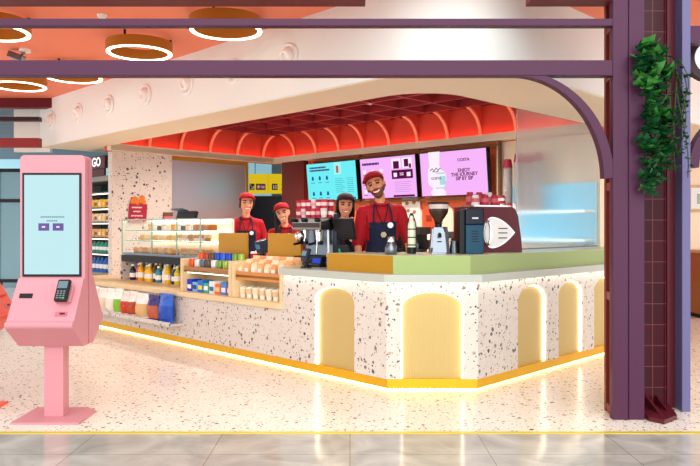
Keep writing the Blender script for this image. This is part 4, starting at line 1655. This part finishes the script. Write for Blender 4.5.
pts = [(-.40, .31), (-.20, .31), (-.22, .12), (-.20, .06), (-.12, .02), (-.11, -.08), (-.14, -.16), (-.18, -.20), (-.13, -.25), (-.14, -.30), (-.36, -.30), (-.40, -.25), (-.34, -.20), (-.42, -.14), (-.43, -.04), (-.42, .06), (-.39, .12)]
m.prism(pts, 'y', -.018, -.014)
m.build('cup_picture', SW, f)
marks('cup_shade', [(-.30, -.20, -.12, -.185), (-.27, .0, -.12, .02), (-.22, -.15, -.12, -.03)], glow('#a9e2e6', .95), f, -.019)
text('cup_lettering', 'COSTA', .045, TXM, f, (-.28, -.022, -.06), 1.2)
m = MB()
m.tube([(-.38, -.02, .055), (-.34, -.02, .08), (-.31, -.02, .05), (-.27, -.02, .085), (-.24, -.02, .055), (-.2, -.02, .08)], .006)
m.tube([(-.34, -.02, .04), (-.28, -.02, .03), (-.23, -.02, .045)], .005)
m.build('cup_script', TXM, f)
# brass rail frame behind screens
rf = kthing('screen_rail', 'bronze tube frame carrying the three menu screens', 'frame', (0, 3.74, 0))
m = MB()
for z in (2.385, 1.69):
    m.span((-5.0, -.02, z-.014), (-1.36, .02, z+.014))
for x in (-1.37, -2.72, -3.92):
    m.span((x-.014, -.02, 1.69), (x+.014, .02, 2.43))
m.build('tube_frame', mat('bronze', '#7a5a34', .35, .5), rf)

# ================================================================== PEOPLE
def remeshed(mb, vox, smooth=2, name='tmp'):
    o = mb.build(name, SKIN1)
    md = o.modifiers.new('r', 'REMESH')
    md.mode = 'VOXEL'
    md.voxel_size = vox
    me = eval_mesh(o)
    old = o.data
    bpy.data.objects.remove(o)
    bpy.data.meshes.remove(old)
    bm = bmesh.new()
    bm.from_mesh(me)
    for _ in range(smooth):
        bmesh.ops.smooth_vert(bm, verts=bm.verts[:], factor=.5, use_axis_x=True, use_axis_y=True, use_axis_z=True)
    bm.to_mesh(me)
    bm.free()
    me.polygons.foreach_set('use_smooth', [True]*len(me.polygons))
    return me


def person(label, X, Y, rz, H, head_rot, lean, arms, skin, shirt, cap, hair, build=1.0, beard=False, hair_kind='short', smile=True, sleeve=1.0, fem=False, hs=1.07):
    """arms: for side -1,+1: (elbow, wrist, finger direction)"""
    root = thing('person', label, 'person', (X, Y, 0), rz)
    s = H/1.75
    SC = Matrix.Scale(s, 4)
    U = Matrix.Translation((0, 0, .95)) @ Euler(lean).to_matrix().to_4x4() @ Matrix.Translation((0, 0, -.95))
    HD = U @ Matrix.Translation((0, 0, 1.52)) @ Euler(head_rot).to_matrix().to_4x4() @ Matrix.Scale(hs, 4) @ Matrix.Translation((0, 0, -1.52))
    sw_ = .178 if fem else .172
    w = build

    def torso(mb, g):
        mb.M = SC @ U
        mb.pill((0, 0, .96), (.155*w+g, .105*w+g, .10+g), (0, 0, 1.10), (.132*w+g, .095*w+g, .08+g), n=16)
        mb.pill((0, 0, 1.10), (.132*w+g, .095*w+g, .08+g), (0, 0, 1.29), (.152*w+g, .108*w+g, .11+g), n=16)
        mb.pill((-sw_*.80, .0, 1.405), .056+g, (sw_*.80, .0, 1.405), .056+g, n=14)
        mb.hull([Vector((x*.13*w, y*(.085+g), 1.26)) for x in (-1, 1) for y in (-1, 1)] + [Vector((x*sw_*.85, y*(.05+g), 1.42+g)) for x in (-1, 1) for y in (-1, 1)])
        mb.pill((-sw_*.55, .012, 1.435), .032+g, (-.03, .015, 1.485), .032+g*.5)
        mb.pill((sw_*.55, .012, 1.435), .032+g, (.03, .015, 1.485), .032+g*.5)
        if fem:
            for q in (-1, 1):
                mb.pill((q*.065, -.075, 1.27), .058+g)

    def legs(mb, g):
        mb.M = SC
        for q in (-1, 1):
            mb.pill((q*.085, 0, .90), .088+g, (q*.09, -.01, .50), .058+g)
            mb.pill((q*.09, -.01, .50), .057+g, (q*.095, .015, .11), .040+g)

    body = MB()
    torso(body, 0)
    legs(body, 0)
    body.M = SC
    for q in (-1, 1):
        body.pill((q*.095, .015, .06), .042, (q*.105, -.11, .045), (.045, .05, .03))
    # neck, head
    body.M = SC @ U
    body.pill((0, .015, 1.42), .058, HD.inverted() @ U @ Vector((0, .01, 1.56)) if False else (U.inverted() @ HD @ Vector((0, .012, 1.57))), .050)
    body.M = SC @ HD
    body.pill((0, .012, 1.665), (.078, .097, .098), n=18)
    body.pill((0, -.012, 1.625), (.068, .075, .06), (0, -.040, 1.567), (.040, .038, .032), n=14)
    body.pill((0, -.088, 1.668), .010, (0, -.108, 1.630), .015)
    body.pill((-.014, -.092, 1.625), .010, (.014, -.092, 1.625), .010)
    for q in (-1, 1):
        body.pill((q*.080, .012, 1.655), (.010, .022, .030), (q*.077, .008, 1.625), (.008, .014, .012))
        body.pill((q*.034, -.070, 1.628), (.026, .018, .022))          # cheeks
    body.pill((-.02, -.083, 1.592), .010, (.02, -.083, 1.592), .010)      # lips
    body.pill((-.035, -.078, 1.682), .012, (.035, -.078, 1.682), .012)    # brow ridge
    # arms
    for q in (-1, 1):
        el, wr, fd = arms[q]
        el, wr = Vector(el), Vector(wr)
        sh_ = Vector((q*sw_, .0, 1.405))
        body.M = SC @ U
        body.pill(sh_, .050, el, .041)
        body.pill(el, .041, wr, .027)
        d = Vector(fd).normalized()
        nrm = Vector((0, 0, -1)) if abs(d.z) < .8 else Vector((0, 1, 0))
        nrm = (nrm-d*nrm.dot(d)).normalized()
        sd = d.cross(nrm)
        B = Matrix((sd, d, nrm)).transposed()
        body.pill(wr+d*.025, (.030, .02, .016), wr+d*.075, (.038, .022, .013), B=B)
        for k_, (o_, ln) in enumerate(((-.030, .062), (-.010, .072), (.011, .068), (.031, .052))):
            a = wr+d*.088+sd*o_
            b_ = a+(d*.95+nrm*.2).normalized()*ln*.5
            c_ = b_+(d*.75+nrm*.65).normalized()*ln*.5
            body.pill(a-d*.012, .0092, b_, .0088)
            body.pill(b_, .0088, c_, .0075)
        th = -q*1.0
        a = wr+d*.03+sd*th*.028
        b_ = a+(d*.55+sd*th*.75).normalized()*.04
        c_ = b_+(d*.95+sd*th*.2+nrm*.2).normalized()*.034
        body.pill(a, .012, b_, .0105)
        body.pill(b_, .0105, c_, .0088)
    me = remeshed(body, .0062)
    inv = (SC @ HD).inverted()
    mats = [skin, EYE, TEETH, LIP, BROW, BEARD]
    idx = []
    for p in me.polygons:
        c = inv @ p.center
        k_ = 0
        if c.y < -.035 and 1.53 < c.z < 1.72:
            ax = abs(c.x)
            mz = 1.589+ax*ax*14
            if abs(ax-.033) < .0135 and abs(c.z-1.661) < .0075:
                k_ = 1
            elif abs(ax-.034) < .021 and abs(c.z-1.684+abs(ax-.034)*.2) < .006:
                k_ = 4
            elif ax < .029 and abs(c.z-mz) < (.0042 if smile else .003) and c.y < -.06:
                k_ = 2 if smile else 3
            elif ax < .034 and abs(c.z-mz) < .011 and c.y < -.06:
                k_ = 3
            elif beard and c.z < 1.618-.25*max(0, .03-ax)*0 and (c.z < 1.604 or ax > .045):
                k_ = 5
            elif beard and abs(c.z-1.609) < .006 and ax < .04:
                k_ = 5
        elif beard and c.y < .02 and 1.54 < c.z < 1.635 and abs(c.x) > .045 and c.y > -.06:
            k_ = 5
        idx.append(k_)
    ob = mesh_obj('body', me, mats, root)
    me.polygons.foreach_set('material_index', idx)
    # shirt
    sm = MB()
    torso(sm, .013)
    for q in (-1, 1):
        el = Vector(arms[q][0])
        sh_ = Vector((q*sw_, 0, 1.405))
        sm.M = SC @ U
        end = sh_.lerp(el, sleeve)
        sm.pill(sh_, .064, end, .058)
    sm.pill((-.04, .01, 1.478), .022, (.04, .01, 1.478), .022)
    mesh_obj('shirt', remeshed(sm, .008), shirt, root)
    # collar
    cm = MB(SC @ U)
    pts = [(.066*math.cos(a), .012+.066*math.sin(a), 1.492+.018*math.sin(a)) for a in [i*2*PI/18 for i in range(18)]]
    cm.tube(pts, .012, 8, True)
    cm.build('collar', shirt, root, smooth=True)
    # trousers and shoes
    tm_ = MB()
    legs(tm_, .012)
    tm_.M = SC @ U
    tm_.pill((0, 0, .93), (.158*w, .112*w, .09), (0, 0, .99), (.15*w, .105*w, .05), n=14)
    mesh_obj('trousers', remeshed(tm_, .01), TROUSER, root)
    for q in (-1, 1):
        b = MB(SC)
        b.pill((q*.095, .02, .055), (.05, .055, .055), (q*.107, -.12, .04), (.05, .06, .04))
        b.build('shoe', SHOE, root, smooth=True)
    # apron
    am = MB()
    torso(am, .021)
    am.M = SC
    am.pill((0, 0, .93), (.175*w, .13*w, .08), (0, 0, .55), (.19*w, .13, .05), n=16)
    me = remeshed(am, .009, 3)
    bm = bmesh.new()
    bm.from_mesh(me)
    iu = (SC @ U).inverted()
    kill = []
    for f_ in bm.faces:
        c = iu @ f_.calc_center_median()
        hw = .125 if c.z > 1.14 else .18*w
        if c.y > -.035 or abs(c.x) > hw or c.z > 1.315 or c.z < .52:
            kill.append(f_)
    bmesh.ops.delete(bm, geom=kill, context='FACES')
    bm.normal_update()
    r = bmesh.ops.solidify(bm, geom=bm.faces[:], thickness=.006)
    bm.to_mesh(me)
    bm.free()
    mesh_obj('apron', me, NAVY, root)
    b = MB(SC @ U)
    for q in (-1, 1):
        b.tube([(q*.085, -.135*w, 1.31), (q*.082, -.118*w, 1.38), (q*.075, -.07, 1.445), (q*.068, -.01, 1.487), (q*.045, .06, 1.505)], .009, 6)
    b.build('apron_strap', NAVY, root, smooth=True)
    b = MB(SC @ U)
    b.lathe([(0, 0), (.027, 0), (.027, .006), (0, .007)], 20, (.065, -.140*w-.006-(.02 if fem else 0), 1.285), Matrix.Rotation(PI/2, 3, 'X'))
    b.build('badge', paint('#f3eef2'), root, smooth=True)
    b = MB(SC @ U)
    b.lathe([(0, 0), (.028, 0), (.028, .003), (0, .004)], 6, (.0, -.142*w-.008-(.012 if fem else 0), 1.20), Matrix.Rotation(PI/2, 3, 'X'))
    b.build('emblem', paint('#b9a888'), root)
    # cap
    cb = MB(SC @ HD)
    prof = [(1.0, 0), (1.0, .25), (.93, .55), (.75, .82), (.45, .97), (0, 1.02)]
    cb.M = SC @ HD @ Matrix.Translation((0, .010, 1.698)) @ Euler((-.20, 0, 0)).to_matrix().to_4x4() @ Matrix.Diagonal((.090, .110, .078, 1))
    cb.lathe(prof, 28)
    cb.M = SC @ HD
    co = cb.build('cap', cap, root, smooth=True)
    bb_ = MB(SC @ HD @ Matrix.Translation((0, 0, 1.722)) @ Euler((-.10, 0, 0)).to_matrix().to_4x4())
    n, k2 = 12, 4
    top, bot = [], []
    for j in range(k2+1):
        ra = []
        rb_ = []
        for i in range(n+1):
            a = math.radians(-72+144*i/n)
            r0 = .098
            ex = .060*math.cos(a*1.15)**.7 if abs(a*1.15) < PI/2 else 0
            rr_ = r0+ex*j/k2
            x = rr_*math.sin(a)*.86
            y = -rr_*math.cos(a)
            z = -.30*x*x/.1*1.0 - .0*j
            ra.append(bb_.v((x, y, z+.003)))
            rb_.append(bb_.v((x, y, z-.003)))
        top.append(ra)
        bot.append(rb_)
    for j in range(k2):
        for i in range(n):
            bb_.f([top[j][i], top[j][i+1], top[j+1][i+1], top[j+1][i]])
            bb_.f([bot[j][i+1], bot[j][i], bot[j+1][i], bot[j+1][i+1]])
    for i in range(n):
        bb_.f([top[k2][i], top[k2][i+1], bot[k2][i+1], bot[k2][i]])
        bb_.f([top[0][i+1], top[0][i], bot[0][i], bot[0][i+1]])
    bb_.build('brim', cap, co, smooth=True)
    MB(SC @ HD).ball((0, .02, 1.776), .010).build('button', cap, co, smooth=True)
    b = MB(SC @ U)
    b.tube([(-.055, -.03, 1.485), (-.05, -.085*w, 1.43), (-.02, -.128*w, 1.34), (0, -.146*w-(.01 if fem else 0), 1.30)], .005, 6)
    b.tube([(.055, -.03, 1.485), (.05, -.085*w, 1.43), (.02, -.128*w, 1.34), (0, -.146*w-(.01 if fem else 0), 1.30)], .005, 6)
    b.build('lanyard', TROUSER, root, smooth=True)
    # hair
    hm = MB(SC @ HD)
    hm.pill((0, .028, 1.668), (.086, .096, .098), n=16)
    if hair_kind == 'short':
        hm.pill((0, .055, 1.64), (.074, .06, .07), n=12)
    elif hair_kind == 'tied':
        hm.pill((0, .06, 1.63), (.07, .06, .07), (0, .11, 1.60), .045)
        for q in (-1, 1):
            hm.pill((q*.078, -.012, 1.675), (.012, .022, .03), (q*.078, -.0, 1.61), (.010, .018, .02))
    elif hair_kind == 'bob':
        hm.pill((0, .05, 1.65), (.092, .07, .07), (0, .05, 1.555), (.086, .055, .04), n=14)
        for q in (-1, 1):
            hm.pill((q*.082, .0, 1.69), (.014, .03, .03), (q*.088, .01, 1.56), (.016, .035, .03))
        hm.pill((-.05, -.074, 1.722), (.02, .015, .012), (.05, -.074, 1.722), (.02, .015, .012))
    elif hair_kind == 'side':
        hm.pill((0, .05, 1.64), (.08, .065, .07), n=12)
        hm.pill((-.08, .01, 1.66), (.018, .03, .04), (-.092, -.03, 1.56), .026)
        hm.pill((-.092, -.03, 1.56), .026, (-.105, -.10, 1.42), .03)
        hm.pill((-.105, -.10, 1.42), .03, (-.11, -.145, 1.28), .018)
    mesh_obj('hair', remeshed(hm, .008), hair, root)
    return root


def kman(px, ky):
    X_Y = (px-350)/700
    Y = (5.856+1.41421*ky)/(1+X_Y)
    return X_Y*Y, Y


ARMS_DOWN = {-1: ((-.27, .02, 1.14), (-.27, -.09, .95), (0, -.5, -.8)), 1: ((.29, .03, 1.15), (.285, -.10, .95), (0, -.5, -.8))}
ARMS_MAN = {-1: ((-.228, .02, 1.12), (-.222, -.08, .93), (.1, -.6, -.7)), 1: ((.252, .02, 1.13), (.245, -.08, .93), (-.1, -.6, -.7))}
ARMS_WORK = {-1: ((-.25, .03, 1.14), (-.18, -.17, 1.06), (.3, -.95, -.1)), 1: ((.26, .03, 1.14), (.20, -.17, 1.06), (-.3, -.95, -.1))}
x, y = kman(382.5, .86)
man = person('smiling bearded man in red cap, red shirt and navy apron behind the mustard bar', x, y, .06, 1.80, (-.05, -.34, -.22), (.04, -.03, 0), ARMS_MAN, SKIN2, SHIRT, CAPR, BROW, 1.03, True, 'short')
x, y = kman(344.5, 1.08)
person('smiling woman with black hair and dark cap behind the black terminal', x, y, .1, 1.60, (.0, .05, .0), (.03, 0, 0), ARMS_WORK, SKIN1, SHIRTD, CAPD, HAIRK, .95, False, 'bob', fem=True, hs=1.14)
x, y = kman(246, 1.25)
person('smiling woman in red cap and shirt behind the first mustard panel', x, y, .18, 1.675, (.0, .05, .1), (.03, .0, 0), ARMS_WORK, SKIN1, SHIRT, CAPR, HAIRB, 1.22, False, 'tied', fem=True, hs=1.15)
x, y = kman(287, 1.15)
person('woman with dark side ponytail leaning forward behind the second mustard panel', x, y, .15, 1.54, (.0, -.20, -.15), (.10, -.05, 0), ARMS_WORK, SKIN1, SHIRT, CAPR, HAIRK, .98, False, 'side', fem=True, hs=1.12)

# ================================================================== SELF-ORDER KIOSK
def kiosk(label, X, Y, rz, mb_, ms_):
    t = thing('order_kiosk', label, 'kiosk', (X, Y, 0), rz)
    W = .219
    # local: front faces -y, slab y -.065 .. .065
    m = MB()
    m.prism([(-.225, -.19), (.225, -.19), (.225, .12), (.14, .21), (-.225, .21)], 'z', 0, .015)
    m.build('base_plate', mb_, t)
    MB().span((-.065, -.05, .015), (.065, .05, .5), .004).build('post', mb_, t)
    # slab with rounded upper corners
    r = .03
    pts = [(-W, .5), (W, .5), (W, 1.785-r)]+arc(W-r, 1.785-r, r, r, 0, 90, 6)[1:]+arc(-W+r, 1.785-r, r, r, 90, 180, 6)+[(-W, 1.785-r)]
    MB().prism(pts, 'y', -.065, -.012).build('slab', mb_, t)
    MB().prism([(x_*.96, z_-.004) for x_, z_ in pts], 'y', -.012, .015).build('seam', ms_, t)
    MB().prism(pts, 'y', .015, .065).build('back_slab', mb_, t)
    for q, nm_ in ((-1, 'console'), (1, 'rear_console')):
        prof = [(.065, .955), (.09, .955), (.255, .69)]
        prof += [(.255+.028*math.sin(math.radians(a)), (.665)+.028*math.cos(math.radians(a))) for a in range(45, 151, 15)]
        prof += [(.085, .50), (.065, .50)]
        b = MB()
        b.prism([(q*u, z) for u, z in prof], 'x', -W, W)
        b.build(nm_, mb_, t, smooth=False)
    b = MB()
    b.span((-.202, -.072, .965), (.196, -.0655, 1.665), .002)
    d_ = b.build('screen_frame', BLACK, t)
    d2 = MB().span((-.187, -.075, .982), (.181, -.072, 1.650)).build('display', glow('#c9f2f7', .95), d_)
    it = [(-.075+k*.0125, 1.363, -.067+k*.0125, 1.372) for k in range(13)]
    it += [(-.035+k*.0125, 1.337, -.027+k*.0125, 1.346) for k in range(6)]
    marks('caption', it, glow('#7aa5ae', .8), d2, -.077)
    marks('button', [(-.090, 1.275, -.018, 1.325), (.006, 1.275, .078, 1.325)], glow('#7a62ac', .9), d2, -.077)
    marks('button_mark', [(-.066, 1.295, -.044, 1.306), (.032, 1.295, .052, 1.306)], SW, d2, -.0795)
    # slanted console surface features
    ang = math.atan2(.955-.69, .255-.09)

    def on(u, x, w_, h_, th, m_, nm__, bev=.0):
        # u: fraction down the slope
        yy = -(.09+(.255-.09)*u)
        zz = .955-(.955-.69)*u
        bx = MB()
        bx.box((0, 0, 0), (w_, h_, th), None, bev)
        o_ = bx.build(nm__, m_, t)
        o_.location = (x, yy-th*.3*math.sin(ang), zz+th*.3*math.cos(ang))
        o_.rotation_euler = (ang, 0, 0)
        return o_
    on(.42, -.135, .085, .032, .008, BLACK, 'scanner_window')
    on(.84, .125, .075, .03, .008, mat('slot_pink', '#c86a78', .4), 'card_slot')
    on(.84, .135, .035, .012, .014, paint('#5a1020'), 'slot_inner')  # dark red inner piece of the card slot
    on(.40, .125, .10, .12, .03, mb_, 'terminal_bracket', .005)
    return t


kx = (-2.225-1.787)/2
kiosk('pink self order kiosk with lit screen standing on the terrazzo floor', kx, 4.787, 0, PINK, PINKD)
kt = thing('payment_terminal', 'black card terminal mounted on the pink kiosk', 'payment terminal', (kx+.125, 4.787-.185, .872), 0)
ang = math.atan2(.265, .165)
R3 = Matrix.Rotation(ang, 4, 'X')
MB(R3).box((0, .0, .02), (.082, .155, .034), None, .01).build('body', BLACK, kt)
MB(R3).box((0, .035, .040), (.06, .05, .004)).build('screen', glow('#a9c8d8', .6), kt)
m = MB(R3)
for a in range(3):
    for b_ in range(4):
        m.box((-.02+a*.02, -.012-b_*.016, .038), (.013, .009, .005))
m.build('keypad', paint('#6f7478'), kt)
m = MB(R3)
m.box((.02, -.062, .039), (.014, .009, .006))
m.build('green_key', paint('#3fae5a'), kt)
kiosk('coral red kiosk cut off by the left picture edge', -2.43-.28, 4.94, -PI/2+PI, CORALK, mat('coral_side', '#c94a3a', .4))

# ================================================================== RIGHT ROOM FURNITURE
cbn = thing('side_cabinet', 'wooden cabinet in the room right of the tiled pillar', 'cabinet', (5.12, 10.2, 0))
MB().span((-.15, -.3, .06), (1.2, .3, .93), .006).build('body', WOODD, cbn)
MB().span((-.18, -.33, .93), (1.23, .33, .97), .006).build('top', WOOD, cbn)
MB().span((-.12, -.28, 0), (1.17, .28, .06)).build('plinth', DARK, cbn)
for i in range(3):
    dd = MB().span((-.12+i*.44, -.318, .1), (.29+i*.44, -.30, .9), .004).build('door', wood('door_wood%d' % i, '#b57a3c', '#a06a30'), cbn)
    MB().ball((.25+i*.44, -.328, .52), .015).build('knob', STEEL, dd, smooth=True)
pfm = thing('picture_frame', 'small framed picture on the cream wall right of the pillar', 'picture', (5.62, 11.19, 1.55))
m = MB()
m.span((-.22, -.03, 0), (-.18, 0, .42))
m.span((.18, -.03, 0), (.22, 0, .42))
m.span((-.18, -.03, .38), (.18, 0, .42))
m.span((-.18, -.03, 0), (.18, 0, .04))
m.build('frame', paint('#c9a878'), pfm)
MB().span((-.18, -.015, .04), (.18, 0, .38)).build('picture', paint('#dfe4e0'), pfm)
MB().span((-.08, -.018, .12), (.08, -.014, .28)).build('motif', paint('#9ab0a8'), pfm)
for i, (xx, c, n) in enumerate(((at(602, 10.6)[0], '#2a7fa0', 'blue'), (at(606.5, 10.6)[0]+.58, '#e0562c', 'orange'))):
    t = thing('lounge_chair', '%s high back chair seen in the gap left of the steel column' % n, 'chair', (xx, 10.5, 0), .2)
    MB().span((-.24, -.24, .40), (.24, .24, .48), .03).build('seat', paint(c), t)
    MB().span((-.24, .16, .48), (.24, .24, 1.15), .03).build('backrest', paint(c), t)
    for sx in (-1, 1):
        for sy in (-1, 1):
            MB().cyl((sx*.2, sy*.2, 0), .018, .41, 8).build('leg', WOODD, t)

# ================================================================== LIGHT
w = bpy.data.worlds.new('World')
S.world = w
w.use_nodes = True
bg = w.node_tree.nodes['Background']
bg.inputs['Color'].default_value = (.97, .985, 1.0, 1)
bg.inputs['Strength'].default_value = 1.6


def fill_lamp(p, power, label, size=.05, col=(1, .93, .84), spot=True, z=2.912):  # fill lamps added between the coffers to brighten the interior
    t = kthing('fill_lamp', label, 'lamp', (p[0], p[1], z), 0, 'added fill lamps in the coffered ceiling')
    MB().lathe([(.04, .0), (.045, -.01), (.056, -.01), (.06, .02), (.04, .02)], 20).build('trim_ring', WHITE, t, smooth=True)
    MB().lathe([(.0, .012), (.04, .012)], 20, cap=False).build('lens', LEDW, t)
    l = bpy.data.lights.new('fill_spot', 'SPOT')
    l.energy = power
    l.color = col
    l.spot_size = math.radians(150)
    l.spot_blend = .8
    l.shadow_soft_size = size
    o = bpy.data.objects.new('lamp', l)
    COL.objects.link(o)
    o.parent = t
    o.location = (0, 0, -.02)


k = 0
for x in (-4.725, -3.625, -2.525, -1.425):
    for y in (1.40, 2.47):
        fill_lamp((x, y), 110, 'added fill lamp in the coffered ceiling, %s from the far end in the %s row' % (n_[k//2], ['front', 'rear'][k % 2]))
        k += 1

sun = bpy.data.lights.new('front_fill', 'SUN')
sun.energy = 1.9  # wide soft fill from the front, added to brighten counter and faces
sun.angle = math.radians(50)
sun.color = (1, .99, .97)
so = bpy.data.objects.new('front_fill', sun)
COL.objects.link(so)
so.rotation_euler = (math.radians(70), 0, math.radians(4))
so.location = (0, -3, 4)

# ================================================================== CAMERA
cam = bpy.data.cameras.new('Camera')
cam.sensor_fit = 'HORIZONTAL'
cam.sensor_width = 36
cam.lens = 36
cam.shift_y = -6/700
cam.clip_end = 100
co_ = bpy.data.objects.new('Camera', cam)
COL.objects.link(co_)
co_.location = (0, 0, CAM_H)
co_.rotation_euler = (PI/2, 0, 0)
S.camera = co_
S.view_settings.view_transform = 'Standard'
S.view_settings.look = 'None'
S.view_settings.exposure = 0
S.view_settings.gamma = 1
S.view_settings.use_curve_mapping = False
